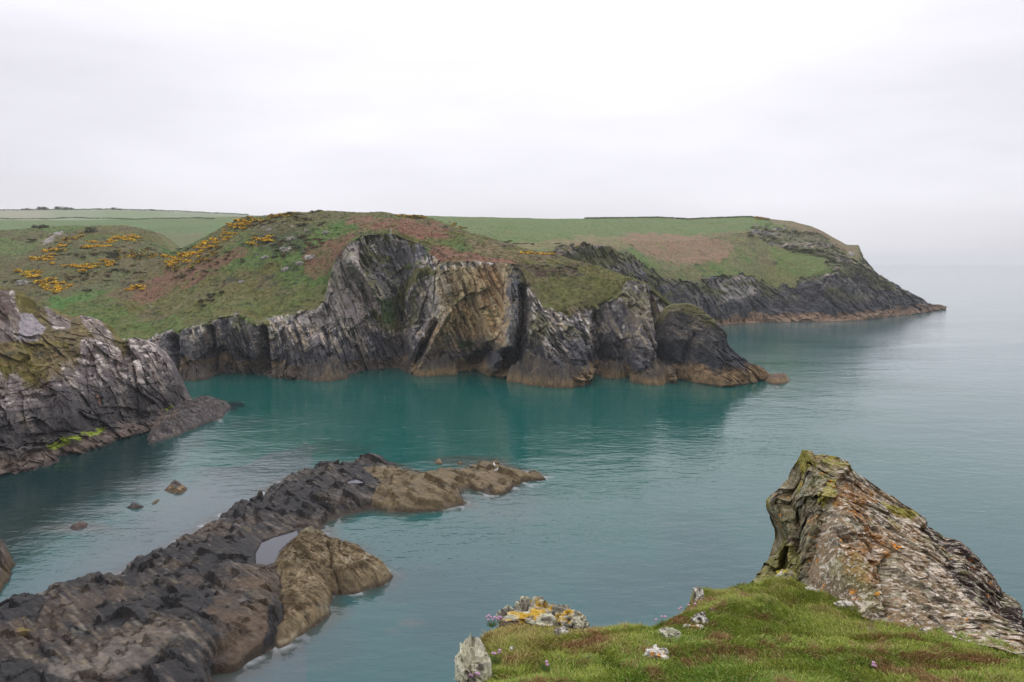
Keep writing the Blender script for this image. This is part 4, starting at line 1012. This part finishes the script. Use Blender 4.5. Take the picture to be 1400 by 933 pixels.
# ================================================================== stones on the turf
def stone_mesh(name, sx, sy, sz, seed, base, crust, crust_amt, spot=None, spot_amt=.62, fr=frP, jag=1.0, sub=5):
    bm = bmesh.new(); bmesh.ops.create_icosphere(bm, subdivisions=sub, radius=1.0)
    v = np.array([x.co for x in bm.verts]); f = np.array([[x.index for x in q_.verts] for q_ in bm.faces]); bm.free()
    Q = v * np.array([sx, sy, sz]) + seed * 3.1
    s = (sx + sy + sz) / 3
    Qw = Q + .2 * s * np.stack([fbm(Q, s, 2, seed), fbm(Q, s, 2, seed + 1), fbm(Q, s, 2, seed + 2)], -1)
    d = .42 * (blocks(Qw, fr, (.45 * s, 1.3 * s, .8 * s), seed) - .5) + .22 * (blocks(Qw, fr, (.2 * s, .55 * s, .35 * s), seed + 1) - .5) + .2 * fbm(Q, .8 * s, 4, seed + 3)
    d = d * jag
    V_ = v * np.array([sx, sy, sz]) * (1 + d)[:, None]
    Cc = np.empty(V_.shape); Cc[...] = base
    mixc(Cc, base * .5, sm(fbm(Qw @ fr.T, (.2 * s, .8 * s, .5 * s), 3, seed + 4), .1, .5))
    mixc(Cc, crust, .92 * sm(fbm(Q, .45 * s, 4, seed + 5) + crust_amt, .15, .4))
    if spot is not None: mixc(Cc, spot, .95 * sm(fbm(Q, .5 * s, 3, seed + 6), spot_amt - .12, spot_amt))
    mixc(Cc, S(70, 62, 50, .66), .8 * sm(fbm(Q, .3 * s, 3, seed + 7), .45, .65))
    return mesh_np(name, V_, f, Cc)

def stone(name, px_, py_, w, h, seed, base, crust, amt, label, spot=None, spot_amt=.62, deep=.35, dsc=.9, yaw=0.0, group=None, cat="stone", jag=1.0, tilt=0.0):
    p = at_turf(px_, py_ + h * .3)
    r = np.linalg.norm(p - np.array([0, 0, EYE])) / FPX
    sx, sz = w * r / 2, h * r / 2 * 1.15
    o = link(name, stone_mesh(name, sx, max(sx, sz) * dsc, sz, seed, base, crust, amt, spot, spot_amt, jag=jag), M_CRAG)
    o.location = (p[0], p[1] + .2 * sx, p[2] + sz * (1 - 2 * deep) * .6)
    o.rotation_euler = (0, tilt, yaw)
    return props(o, label, cat, group)

W_ = S(206, 202, 190, .8); CR = S(176, 174, 150, .74); OR = S(190, 126, 30, .72); GREY = S(108, 104, 92, .66); YEL = S(176, 140, 36, .72)
# the knobbly outcrop on the lip: grey knuckles at the left, orange crust in the middle, a long tail to the right
def outcrop():
    parts = []
    for (x, y, w, h, sd_, dep) in [(694, 842, 24, 26, 11, .8), (716, 836, 24, 40, 12, .8), (739, 838, 34, 34, 13, .9), (762, 842, 36, 26, 14, .9), (782, 848, 30, 22, 15, .9), (795, 856, 18, 16, 16, .9), (728, 848, 60, 18, 17, .7)]:
        p = at_turf(x, y + h * .3); r = np.linalg.norm(p - np.array([0, 0, EYE])) / FPX
        me = stone_mesh("t", w * r / 2 * 1.1, w * r / 2 * dep, h * r / 2 * 1.2, sd_, GREY, CR, .22, YEL if 725 < x < 785 else None, .24, sub=4)
        n_ = len(me.vertices); co = np.empty(n_ * 3, np.float32); me.vertices.foreach_get("co", co)
        cc = np.empty(n_ * 4, np.float32); me.attributes["Col"].data.foreach_get("color", cc)
        nf = len(me.polygons); ff = np.empty(nf * 3, np.int32); me.loops.foreach_get("vertex_index", ff)
        parts.append((co.reshape(-1, 3) + p + np.array([0, .03, .02]), ff.reshape(-1, 3), cc.reshape(-1, 4)[:, :3]))
        bpy.data.meshes.remove(me)
    off = 0; VV, FF, CC = [], [], []
    for v_, f_, c_ in parts:
        VV.append(v_); FF.append(f_ + off); CC.append(c_); off += len(v_)
    VV = np.concatenate(VV); c0 = VV.mean(0)
    o = link("rock_outcrop", mesh_np("rock_outcrop", VV - c0, np.concatenate(FF), np.concatenate(CC)), M_CRAG); o.location = c0
    props(o, "knobbly grey outcrop crusted with orange lichen on the lip of the turf", "rock outcrop")
outcrop()
stone("stone", 648, 905, 36, 76, 21, GREY, CR, .45, "tall pale grey rock hanging at the left edge of the turf", deep=.5, cat="rock", dsc=.7)
stone("stone", 896, 897, 30, 19, 22, GREY, W_, .45, "white stone with an orange spot, lowest of the pale stones on the turf", spot=OR, spot_amt=.45)
stone("stone", 885, 885, 17, 15, 23, GREY, W_, .3, "small cream stone just above the orange spotted white stone", spot=OR, spot_amt=.6)
stone("stone", 914, 873, 29, 23, 24, GREY, CR, .4, "rounded cream stone in the middle of the pale stones on the turf")
stone("stone", 940, 861, 13, 12, 25, GREY, W_, .4, "tiny white stone left of the two stones below the turf notch")
stone("stone", 952, 862, 22, 12, 26, GREY, W_, .4, "flat white stone with the brightest orange crust, below the grey lichened stone", spot=OR, spot_amt=.25)
stone("stone", 957, 850, 18, 22, 27, S(92, 90, 84, .66), W_, .2, "upright grey stone with white lichen, topmost of the pale stones")
stone("stone", 975, 838, 8, 12, 28, S(120, 88, 66, .66), CR, -.2, "small reddish brown stone standing in the grass right of the pale stones")
stone("stone", 768, 864, 20, 11, 29, GREY, W_, .2, "low pale stone in the grass just below the tail of the outcrop")
stone("stone", 723, 849, 7, 6, 30, GREY, W_, .6, "little white stone under the orange crust of the outcrop", deep=.3)
stone("stone", 955, 814, 12, 22, 31, GREY, W_, .3, "narrow whitish rock edge at the notch in the turf", deep=.5, cat="rock")
stone("rock_slab", 1080, 792, 40, 22, 32, S(150, 146, 120, .7), W_, .3, "pale slab with bright yellow moss at the foot of the crag", spot=S(168, 152, 30, .7), spot_amt=.2, deep=.35, tilt=.35, cat="rock slab", dsc=.5, jag=.7)
stone("rock_slab", 1120, 812, 34, 11, 33, S(150, 146, 130, .7), W_, .5, "thin white slab between the mossy slab and the turf bump", deep=.4, tilt=.42, cat="rock slab", dsc=.5, jag=.7)
stone("rock_slab", 1168, 833, 46, 12, 34, S(160, 156, 146, .7), W_, .6, "longest white slab, lying in the turf below the crag's brown face", deep=.4, tilt=.38, cat="rock slab", dsc=.4, jag=.7)
for k, (x, y, w, h) in enumerate([(1055, 804, 9, 5), (1035, 803, 7, 4), (1240, 858, 8, 5), (1262, 864, 9, 6), (820, 884, 7, 5), (700, 886, 6, 4), (806, 898, 8, 6), (1005, 812, 8, 5)]):
    stone("pebble", x, y, w, h, 40 + k, GREY, W_, .3, "small pale pebble half sunk in the cliff top grass", group="pebbles in the turf", cat="pebble")

# ================================================================== thrift in flower
M_PINK = bpy.data.materials.new("thrift pink"); M_PINK.use_nodes = True
M_PINK.node_tree.nodes["Principled BSDF"].inputs["Base Color"].default_value = (.58, .34, .50, 1); M_PINK.node_tree.nodes["Principled BSDF"].inputs["Roughness"].default_value = .8
def head_mesh():
    bm = bmesh.new(); bmesh.ops.create_icosphere(bm, subdivisions=2, radius=.0125)
    for v in bm.verts:
        v.co *= 1 + .25 * (random.random() - .5); v.co.z *= .75
    me = bpy.data.meshes.new("flower_head"); bm.to_mesh(me); bm.free(); me.materials.append(M_PINK); return me
HEADS = [head_mesh() for _ in range(3)]
def tuft_mesh(name, nblade, rad, hmin, hmax, w, cols, seed, flat=.6):
    r_ = np.random.default_rng(seed)
    a = r_.uniform(0, 6.283, nblade); rr = rad * np.sqrt(r_.random(nblade)) * .6
    b0 = np.stack([rr * np.cos(a), rr * np.sin(a), 0 * a - .01], -1)
    h = r_.uniform(hmin, hmax, nblade); l = r_.uniform(.2, 1, nblade) * flat
    t = b0 + np.stack([np.cos(a) * l * h, np.sin(a) * l * h, h], -1)
    s = np.stack([-np.sin(a), np.cos(a), 0 * a], -1) * w
    V_ = np.stack([b0 - s, b0 + s, t], 1)
    F_ = np.arange(nblade)[:, None] * 3 + np.array([[0, 1, 2]])
    cc = np.array(cols)[r_.integers(0, len(cols), nblade)] * r_.uniform(.7, 1.2, nblade)[:, None]
    return mesh_np(name, V_, F_, np.repeat(cc[:, None], 3, 1))
THL = [S(70, 98, 52, .62), S(92, 110, 60, .62)]
def thrift(px_, py_, spots, label, seed):
    p = at_turf(px_, py_ + 5)
    e = bpy.data.objects.new("thrift_clump", None); COL.objects.link(e); e.location = p
    props(e, label, "flower clump", "thrift clumps on the turf")
    link("leaves", tuft_mesh("leaves", 90, .07, .02, .05, .0025, THL, seed), M_LEAF, e)
    r = np.linalg.norm(p - np.array([0, 0, EYE])) / FPX
    sv, sf = [], []
    for k, (dx, dy) in enumerate(spots):
        x, z = dx * r, .035 + (5 - dy) * r
        y = random.uniform(-.02, .02)
        h = link("flower_head", HEADS[k % 3], None, e); h.location = (x, y, z)
        h.scale = (.95,) * 3
        sv += [(x * .4 - .001, y, -.01), (x * .4 + .001, y, -.01), (x, y, z)]; sf.append((3 * k, 3 * k + 1, 3 * k + 2))
    link("stems", mesh_np("stems", np.array(sv), np.array(sf), np.tile(S(120, 110, 70, .62), (len(sv), 1))), M_LEAF, e)
thrift(672, 849, [(-6, -1), (-4, 3), (-1, 0), (2, 2), (4, -1), (7, 1), (10, -1), (9, 3), (-3, -3), (12, 2)], "largest pink thrift clump, beside the left end of the lichened outcrop", 601)
thrift(678, 898, [(-4, 2), (-1, 1), (5, -3), (4, 0)], "pink thrift with a few heads, right of the tall pale rock at the turf edge", 602)
thrift(747, 911, [(0, 0), (1, 3)], "pair of pink thrift heads alone in the grass below the outcrop", 603)
thrift(648, 930, [(-6, 1), (-3, 3), (4, -2), (6, -1)], "pink thrift at the very bottom left corner of the turf", 604)
thrift(1192, 915, [(0, 0), (2, 1), (1, -2)], "single pale pink thrift tuft far right in the foreground grass", 605)
thrift(941, 834, [(0, -2), (9, -2), (-12, 3), (-10, 1)], "pink thrift on the turf rim next to the notch", 606)
thrift(905, 850, [(0, 0), (4, -1), (-8, 2)], "few pink thrift heads on the turf rim above the cream stone", 607)

# ================================================================== shrubs on the hills
def bush_mesh(name, n, cols, w, seed, sq=.62):
    r_ = np.random.default_rng(seed)
    lobes = [(r_.uniform(-.5, .5), r_.uniform(-.45, .45), r_.uniform(.1, .45), r_.uniform(.35, .6)) for _ in range(6)]
    k = r_.integers(0, 6, n); L_ = np.array(lobes)[k]
    v = r_.normal(size=(n, 3)); v /= np.linalg.norm(v, axis=1, keepdims=True)
    rad = L_[:, 3] * (.55 + .5 * r_.random(n) ** .5)
    c = L_[:, :3] + v * rad[:, None]; c[:, 2] = np.abs(c[:, 2]) * sq * 1.3
    a = r_.normal(size=(n, 3)); a /= np.linalg.norm(a, axis=1, keepdims=True)
    b_ = np.cross(a, r_.normal(size=(n, 3))); b_ /= np.linalg.norm(b_, axis=1, keepdims=True)
    s = w * r_.uniform(.6, 1.3, n)[:, None]
    V_ = np.stack([c + a * s, c - a * s * .5 + b_ * s * .8, c - a * s * .5 - b_ * s * .8], 1)
    cc = np.array([x for x, _ in cols])[r_.choice(len(cols), n, p=np.array([p for _, p in cols]))] * r_.uniform(.75, 1.2, n)[:, None]
    return mesh_np(name, V_, np.arange(3 * n).reshape(-1, 3), np.repeat(cc[:, None], 3, 1))
GY_ = S(226, 172, 30, .66); GYd = S(190, 142, 36, .66); GGr = S(84, 88, 48, .7); GBr = S(104, 84, 58, .7); DK = S(66, 70, 50, .6); DK2 = S(80, 74, 60, .6)
GORSE = [bush_mesh("gorse_bush", 260, [(GY_, .5), (GYd, .2), (GGr, .2), (GBr, .1)], .17, 700 + i) for i in range(5)]
GORSE2 = [bush_mesh("gorse_bush", 260, [(GY_, .22), (GYd, .2), (GGr, .38), (GBr, .2)], .17, 710 + i) for i in range(3)]
SHRUB = [bush_mesh("dark_shrub", 260, [(DK, .6), (DK2, .25), (GGr, .15)], .17, 720 + i) for i in range(4)]
BROWN = [bush_mesh("brown_shrub", 220, [(GBr, .5), (GGr, .3), (DK2, .2)], .17, 730 + i) for i in range(3)]
def plant(meshes, land, px_, py_, size, label, cat, group, name):
    p = ground_at(land, px_, py_)
    o = link(name, random.choice(meshes)); 
    o.location = (p[0], p[1], p[2] - .1 * size)
    o.scale = (size * random.uniform(.9, 1.9), size * random.uniform(.8, 1.2), size * random.uniform(.45, .7))
    o.rotation_euler = (0, 0, random.uniform(0, 6.28))
    return props(o, label, cat, group)
for m_ in GORSE + GORSE2 + SHRUB + BROWN: m_.materials.append(M_LEAF)

def along(pts, n, spread):
    pts = np.array(pts, float); seg = np.hypot(*np.diff(pts, axis=0).T); cum = np.concatenate([[0], np.cumsum(seg)])
    for t in np.linspace(0, cum[-1], n):
        t = min(max(t + random.uniform(-.5, .5) * cum[-1] / n, 0), cum[-1])
        yield np.interp(t, cum, pts[:, 0]) + random.uniform(-spread, spread) * .6, np.interp(t, cum, pts[:, 1]) + random.gauss(0, spread * .5)
gorse_runs = [
    ([(230, 364), (262, 352), (290, 334), (315, 316), (345, 299)], 72, 8, 1.1, "headland", GORSE, "gorse bush in full yellow flower in the diagonal band on the valley side"),
    ([(238, 366), (275, 358), (300, 340)], 18, 6, 1.1, "headland", GORSE2, "half-flowering gorse bush along the lower rim of the diagonal band"),
    ([(335, 303), (372, 297), (400, 294)], 16, 3, 1.2, "headland", GORSE2, "gorse bush on the skyline above the diagonal yellow band"),
    ([(342, 338), (352, 333), (368, 325)], 12, 4, 1.1, "headland", GORSE, "bright gorse bush in the short patch beside pale rocks on the hill"),
    ([(30, 372), (50, 378), (70, 388), (90, 390)], 26, 8, 1.1, "headland", GORSE, "yellow gorse bush in the lowest cluster on the left hillside"),
    ([(45, 358), (70, 352), (85, 345)], 22, 9, 1.1, "headland", GORSE, "yellow gorse bush in the left-hand cluster, above the lowest one"),
    ([(95, 366), (115, 366), (140, 362), (152, 362)], 20, 5, 1.0, "headland", GORSE, "yellow gorse bush in the level streak low on the left hillside"),
    ([(118, 338), (145, 335), (165, 328), (190, 325)], 28, 5, 1.1, "headland", GORSE, "yellow gorse bush in the long level streak high on the left hillside"),
    ([(160, 347), (185, 349), (215, 348)], 20, 5, 1.0, "headland", GORSE2, "part-flowering gorse bush below the long level streak"),
    ([(80, 333), (100, 326), (115, 322)], 14, 5, 1.0, "headland", GORSE2, "dull orange gorse bush beside the pale rock rib on the left hillside"),
    ([(176, 398), (184, 393), (195, 399)], 6, 2, 1.0, "headland", GORSE, "gorse bush in the small lone patch in the valley bottom"),
    ([(545, 297), (560, 296), (578, 297)], 10, 2, 1.1, "headland", GORSE2, "gorse bush on the brow above the bracken field"),
    ([(612, 309), (622, 307), (634, 315)], 9, 3, 1.1, "far", GORSE2, "gorse bush in the patch where bracken meets the green field"),
    ([(715, 346), (735, 347), (752, 349)], 9, 1.5, 0.9, "headland", GORSE, "gorse bush in the thin yellow line on the promontory"),
    ([(1032, 299), (1042, 299), (1050, 300)], 6, 1.5, 1.5, "far", GORSE2, "gorse bush on the crest of the far headland"),
]
for pts, n_, sp_, size, land, ms, lab in gorse_runs:
    for x, y in along(pts, n_, sp_):
        plant(ms, land, x, y, 1.55 * size * random.uniform(.7, 1.3), lab, "gorse", lab.replace("gorse bush", "gorse bushes"), "gorse_bush")
dark = [([(150, 350), (158, 345)], 5, 5, 2.2, "dark shrub in the round clump amid gorse on the left hillside"), ([(120, 318), (128, 314)], 4, 4, 2.4, "dark shrub near the top of the left hillside"), ([(50, 313), (60, 311)], 4, 3, 2.6, "dark shrub by the bright green hollow far left"),
        ([(42, 332), (48, 330)], 3, 3, 2.2, "dark shrub beside the lower end of the pale rock rib"), ([(110, 378), (125, 374)], 4, 3, 1.6, "dark shrub below the level gorse streak"), ([(150, 371), (158, 369)], 3, 2, 1.6, "dark shrub at the right end of the level gorse streak"), ([(115, 398), (122, 395)], 3, 2, 1.4, "low dark shrub in the valley grass"),
        ([(275, 418), (300, 405)], 8, 5, 1.2, "low dark shrub on the slope over the dark cove rocks"), ([(355, 330), (385, 345), (370, 360)], 12, 8, 1.1, "dark shrub among the pale hillside rocks"), ([(240, 348), (262, 342)], 6, 4, 1.5, "dark shrub behind the diagonal gorse band"), ([(390, 340), (430, 335)], 7, 6, 1.0, "dark shrub between pale rocks and the red bracken"),
        ([(280, 368), (290, 372)], 3, 3, 1.3, "dark shrub by the red bracken streak"), ([(700, 362), (790, 368)], 16, 3, .9, "dark heather shrub along the brink of the promontory"), ([(10, 385), (30, 380)], 5, 4, 1.6, "dark shrub at the left edge above the near cliff")]
for pts, n_, sp_, size, lab in dark:
    for x, y in along(pts, n_, sp_):
        plant(SHRUB, "headland", x, y, size * random.uniform(.6, 1.2), lab, "shrub", lab.replace("shrub", "shrubs", 1), "dark_shrub")
for x, y in along([(675, 328), (700, 334), (730, 332)], 9, 3):
    plant(SHRUB, "far", x, y, 1.2, "dark shrub in the hollow behind the promontory", "shrub", "dark shrubs in the hollow", "dark_shrub")
for pts, n_ in [([(60, 345), (140, 350), (210, 340)], 60), ([(80, 380), (200, 370)], 30), ([(330, 305), (440, 300)], 40), ([(240, 375), (330, 345)], 24), ([(360, 335), (440, 330)], 24)]:
    for x, y in along(pts, n_, 14):
        plant(BROWN, "headland", x, y, 1.3 * random.uniform(.6, 1.2), "low brown heath shrub scattered between the gorse", "shrub", "brown shrubs between the gorse", "brown_shrub")

# low heath, bracken and rough grass: nobody could count it
for (P_, C_, ok_, nf_), n_c, nm, lab in zip(COVER, (34000, 9000), ("heath", "rough_grass"), ("low heath, dead bracken and rough grass clothing the valley sides", "rough grass and bracken on the long far headland")):
    ii, jj = np.nonzero(ok_)
    du = np.linalg.norm(np.gradient(P_, axis=0), axis=-1); dv = np.linalg.norm(np.gradient(P_, axis=1), axis=-1)
    wgt = np.minimum((du * dv)[ii, jj] ** .6, 3.0); wgt /= wgt.sum()
    k_ = rng.choice(len(ii), n_c, p=wgt); ii, jj = ii[k_], jj[k_]
    c0 = P_[ii, jj] + rng.normal(0, .25, (n_c, 3)) * [1, 1, .2]
    cc = 1.25 * C_[ii, jj] * rng.uniform(.8, 1.2, n_c)[:, None]
    sz_ = rng.uniform(.15, .45, n_c)
    VV = []
    for t_ in range(4):
        a = rng.uniform(0, 6.283, n_c); ca, sa = np.cos(a), np.sin(a)
        w_ = sz_ * rng.uniform(.35, .7, n_c); h_ = sz_ * rng.uniform(.5, 1.0, n_c)
        b0 = c0 + np.stack([rng.normal(0, .2, n_c), rng.normal(0, .2, n_c), 0 * a - .08], -1)
        s_ = np.stack([ca * w_, sa * w_, 0 * a], -1)
        VV.append(np.stack([b0 - s_, b0 + s_, b0 + np.stack([-sa * h_ * 1.1, ca * h_ * 1.1, h_ * .5], -1)], 1))
    VV = np.concatenate(VV, 0); cc = np.tile(cc, (4, 1))
    props(link(nm, mesh_np(nm, VV, np.arange(3 * len(VV)).reshape(-1, 3), np.repeat(cc[:, None], 3, 1)), M_LEAF), lab, "ground cover", kind="stuff")

# trees and hedges on the far skyline
TREE = [bush_mesh("crown", 420, [(S(62, 72, 62, .7), .7), (S(76, 80, 66, .7), .3)], .12, 740 + i, .8) for i in range(3)]
for m_ in TREE: m_.materials.append(M_LEAF)
M_BARK = new_mat("bark", fine=4, bump=.2)
def trunk_mesh():
    bm = bmesh.new()
    bmesh.ops.create_cone(bm, cap_ends=True, segments=8, radius1=.06, radius2=.03, depth=.7)
    me = bpy.data.meshes.new("trunk"); bm.to_mesh(me); bm.free()
    a = me.attributes.new("Col", 'FLOAT_COLOR', 'POINT')
    for d_ in a.data: d_.color = (.07, .06, .05, 1)
    me.materials.append(M_BARK); return me
TRUNK = trunk_mesh()
for x, s_, lab in [(31, 3.6, "faintest low tree in the skyline clump, at its left end"), (37, 4.2, "hazy rounded tree second from the left on the farm skyline"), (55, 6.2, "first and tallest of the two dark round trees on the farm skyline"), (62, 5.4, "dark round tree touching the tallest skyline tree"), (79, 6.4, "dark peaked tree at the left of the longer skyline clump"), (90, 5.6, "lower dark tree in the middle of the longer skyline clump"),
                   (98, 4.2, "small tree tapering off the right end of the longer skyline clump"), (135, 3.2, "tiny skyline tree between the long clump and the flat one"), (157, 4.6, "broad flat tree on the skyline right of the long clump"), (165, 3.4, "small tree against the right side of the broad flat skyline tree"), (207, 3.4, "lone small tree farthest right on the farm skyline")]:
    p = ground_at("fields", x, 280)
    e = bpy.data.objects.new("tree", None); COL.objects.link(e); e.location = (p[0], p[1], p[2] - .5); props(e, lab, "tree", "trees on the farm skyline")
    c_ = link("crown", TREE[int(x) % 3], None, e); c_.location = (0, 0, .25 * s_); c_.scale = (s_ * .85, s_ * .85, s_ * .62)
    t_ = link("trunk", TRUNK, None, e); t_.location = (0, 0, .2 * s_); t_.scale = (s_ * .8, s_ * .8, s_ * .7)
def hedge(land, pts, h, w, n, seed, label, cols):
    r_ = np.random.default_rng(seed)
    path = np.array([ground_at(land, x, y) for x, y in pts])
    seg = np.linalg.norm(np.diff(path, axis=0), axis=1); cum = np.concatenate([[0], np.cumsum(seg)])
    t = r_.uniform(0, cum[-1], n)
    c = np.stack([np.interp(t, cum, path[:, i]) for i in range(3)], -1)
    hh = h * (.7 + .6 * vnoise(np.stack([t / 6, 0 * t, 0 * t], -1), seed))
    c += np.stack([r_.normal(0, w * .3, n), r_.normal(0, w * .5, n), hh * r_.random(n) ** .7], -1)
    a = r_.normal(size=(n, 3)); a /= np.linalg.norm(a, axis=1, keepdims=True)
    b_ = np.cross(a, r_.normal(size=(n, 3))); b_ /= np.linalg.norm(b_, axis=1, keepdims=True)
    s = .55 * r_.uniform(.6, 1.3, n)[:, None]
    V_ = np.stack([c + a * s, c - a * s * .5 + b_ * s * .8, c - a * s * .5 - b_ * s * .8], 1)
    o0 = path.mean(0)
    cc = np.array(cols)[r_.integers(0, len(cols), n)]
    o = link("hedge", mesh_np("hedge", V_ - o0, np.arange(3 * n).reshape(-1, 3), np.repeat(cc[:, None], 3, 1)), M_LEAF); o.location = o0
    props(o, label, "hedge", "hedges on the hills")
HC = [S(80, 96, 70, .6), S(90, 100, 74, .6)]
hedge("fields", [(x, 280) for x in range(-20, 345, 12)], 1.3, 1.5, 5200, 750, "long hedge along the farmland skyline", HC)
hedge("fields", [(x, 299.5 + .7 * math.sin(x / 23) + .5 * math.sin(x / 9)) for x in range(-20, 300, 12)], 0.8, 2.2, 2600, 751, "hedge between the pale upper field and the green field below", HC)
hedge("far", [(x, 292) for x in range(800, 1040, 10)], .55, 1.2, 3000, 752, "dark hedge bank along the crest of the far headland", HC)

# a white waymark post on the coast path
p = ground_at("headland", 534, 320.5)
bm = bmesh.new(); bmesh.ops.create_cube(bm, size=1)
for v in bm.verts: v.co = (v.co.x * .16, v.co.y * .16, v.co.z * 1.5 + .7)
top = [f for f in bm.faces if f.normal.z > .9]; r_ = bmesh.ops.inset_region(bm, faces=top, thickness=.03, depth=.06)
me = bpy.data.meshes.new("waymark_post"); bm.to_mesh(me); bm.free()
m = bpy.data.materials.new("weathered white post"); m.use_nodes = True; m.node_tree.nodes["Principled BSDF"].inputs["Base Color"].default_value = (.6, .6, .57, 1)
o = link("waymark_post", me, m); o.location = p; props(o, "pale post standing by the cliff path over the dark bowl", "post")

# bare pale rocks on the hillside
for k, (x, y, s_, lab) in enumerate([(368, 318, 1.2, "pale rock high on the rocky hillside, next to bright gorse"), (399, 326, 1.5, "upright yellowish rock in the dark heather"), (392, 343, 1.9, "largest pale rock in the rocky hillside"), (362, 355, 1.1, "small pale rock left of the largest one, low on the hillside"), (420, 315, 1.0, "small pale rock near the brow, among green turf"),
                                     (446, 318, 1.3, "flat pale rock beside the mown-looking strip"), (425, 352, 1.7, "broad pale rock by the red bracken streak"), (410, 358, 1.2, "low pale rock below the broad one"), (390, 366, 1.2, "lowest pale rock of the rocky hillside"), (330, 386, .9, "lone pale rock on the open grass slope"), (31, 388, 2.2, "pale rock at the foot of the left gorse cluster")]):
    p = ground_at("headland", x, y)
    o = link("hillside_rock", stone_mesh("hillside_rock", s_, s_ * .7, s_ * .6, 60 + k, S(126, 122, 114, .7), S(170, 165, 156, .74), .1, sub=4), M_CRAG)
    o.location = p; props(o, lab, "rock", "pale rocks on the hillside")
p = ground_at("far", 1162, 349)
o = link("hillside_rock", stone_mesh("hillside_rock", 2.2, 1.8, 1.6, 80, S(140, 136, 130, .7), S(170, 165, 156, .74), .3, sub=4), M_CRAG); o.location = p
props(o, "pale boulder on the brown seaward slope of the far headland", "rock")

# ================================================================== two gulls on the reef tip
REEFP = np.array([v.co[:] for v in bpy.data.objects["rock_reef"].data.vertices])
RPX, RPY = proj(REEFP)
M_WHITE = bpy.data.materials.new("white feathers"); M_WHITE.use_nodes = True; M_WHITE.node_tree.nodes["Principled BSDF"].inputs["Base Color"].default_value = (.8, .8, .79, 1)
M_GREY = bpy.data.materials.new("grey feathers"); M_GREY.use_nodes = True; M_GREY.node_tree.nodes["Principled BSDF"].inputs["Base Color"].default_value = (.4, .42, .45, 1)
M_BILL = bpy.data.materials.new("yellow bill"); M_BILL.use_nodes = True; M_BILL.node_tree.nodes["Principled BSDF"].inputs["Base Color"].default_value = (.6, .42, .05, 1)
def tube(path, radii, n=12):
    V_, F_ = [], []
    for (x, y, z), r in zip(path, radii):
        for k in range(n):
            a = 2 * math.pi * k / n
            V_.append((x, y + r * math.cos(a), z + r * math.sin(a)))
    m_ = len(path)
    for i in range(m_ - 1):
        for k in range(n):
            F_.append((i * n + k, i * n + (k + 1) % n, (i + 1) * n + (k + 1) % n, (i + 1) * n + k))
    return V_, F_
def simple(name, V_, F_, mat, parent):
    me = bpy.data.meshes.new(name); me.from_pydata(V_, [], F_); me.update()
    for f in me.polygons: f.use_smooth = True
    return link(name, me, mat, parent)
def gull(px_, py_, yaw, label, upright):
    d = np.hypot(RPX - px_, RPY - py_); cand = np.where(d < 3)[0]
    p = REEFP[cand[np.argmin(np.linalg.norm(REEFP[cand] - [0, 0, EYE], axis=1))]] if len(cand) else REEFP[np.argmin(d)]
    e = bpy.data.objects.new("gull", None); COL.objects.link(e); e.location = p; e.rotation_euler = (0, 0, yaw); e.scale = (1.25,) * 3
    props(e, label, "gull", "gulls resting on the reef tip")
    V_, F_ = tube([(-.30, 0, .20), (-.24, 0, .21), (-.12, 0, .23), (0, 0, .24), (.10, 0, .27), (.15, 0, .33), (.165, 0, .40), (.18, 0, .44), (.20, 0, .455), (.23, 0, .45), (.245, 0, .445)], [.012, .03, .075, .10, .09, .058, .042, .048, .05, .035, .008])
    simple("body", V_, F_, M_WHITE, e)
    for s in (-1, 1):
        V_, F_ = tube([(-.36, 0, .21), (-.25, 0, .235), (-.1, 0, .27), (.02, 0, .28), (.09, 0, .27)], [.006, .02, .05, .05, .015], 8)
        V_ = [(x, y * .5 + s * .07, z) for x, y, z in V_]
        simple("wing", V_, F_, M_GREY, e)
        V_, F_ = tube([(.02, s * .035, .17), (.015, s * .035, .08), (.03, s * .035, .0), (.07, s * .035, -.01)], [.008, .006, .006, .004], 6)
        simple("leg", V_, F_, M_BILL, e)
    V_, F_ = tube([(.235, 0, .445), (.27, 0, .44), (.295, 0, .43)], [.014, .011, .003], 6)
    simple("beak", V_, F_, M_BILL, e)
gull(674, 637, 1.9, "white gull standing on the highest knob of the seaweed reef tip", True)
gull(679, 643, .6, "second white gull lower down, just right of the first on the reef tip", False)

# ================================================================== the air
bm = bmesh.new(); bmesh.ops.create_cube(bm, size=1.0)
for v in bm.verts: v.co = (v.co.x * 27000, v.co.y * 27000, -1.5 if v.co.z < 0 else 95)
me = bpy.data.meshes.new("haze"); bm.to_mesh(me); bm.free()
m = bpy.data.materials.new("sea haze"); m.use_nodes = True
N, L = m.node_tree.nodes, m.node_tree.links
N.remove(N["Principled BSDF"])
pv = N.new("ShaderNodeVolumePrincipled")
pv.inputs["Color"].default_value = (.985, .985, 1.0, 1); pv.inputs["Density"].default_value = 0.00015; pv.inputs["Anisotropy"].default_value = 0.3
L.new(pv.outputs[0], N["Material Output"].inputs["Volume"])
props(link("haze", me, m), "pale sea haze over the whole coast", "haze", kind="stuff")
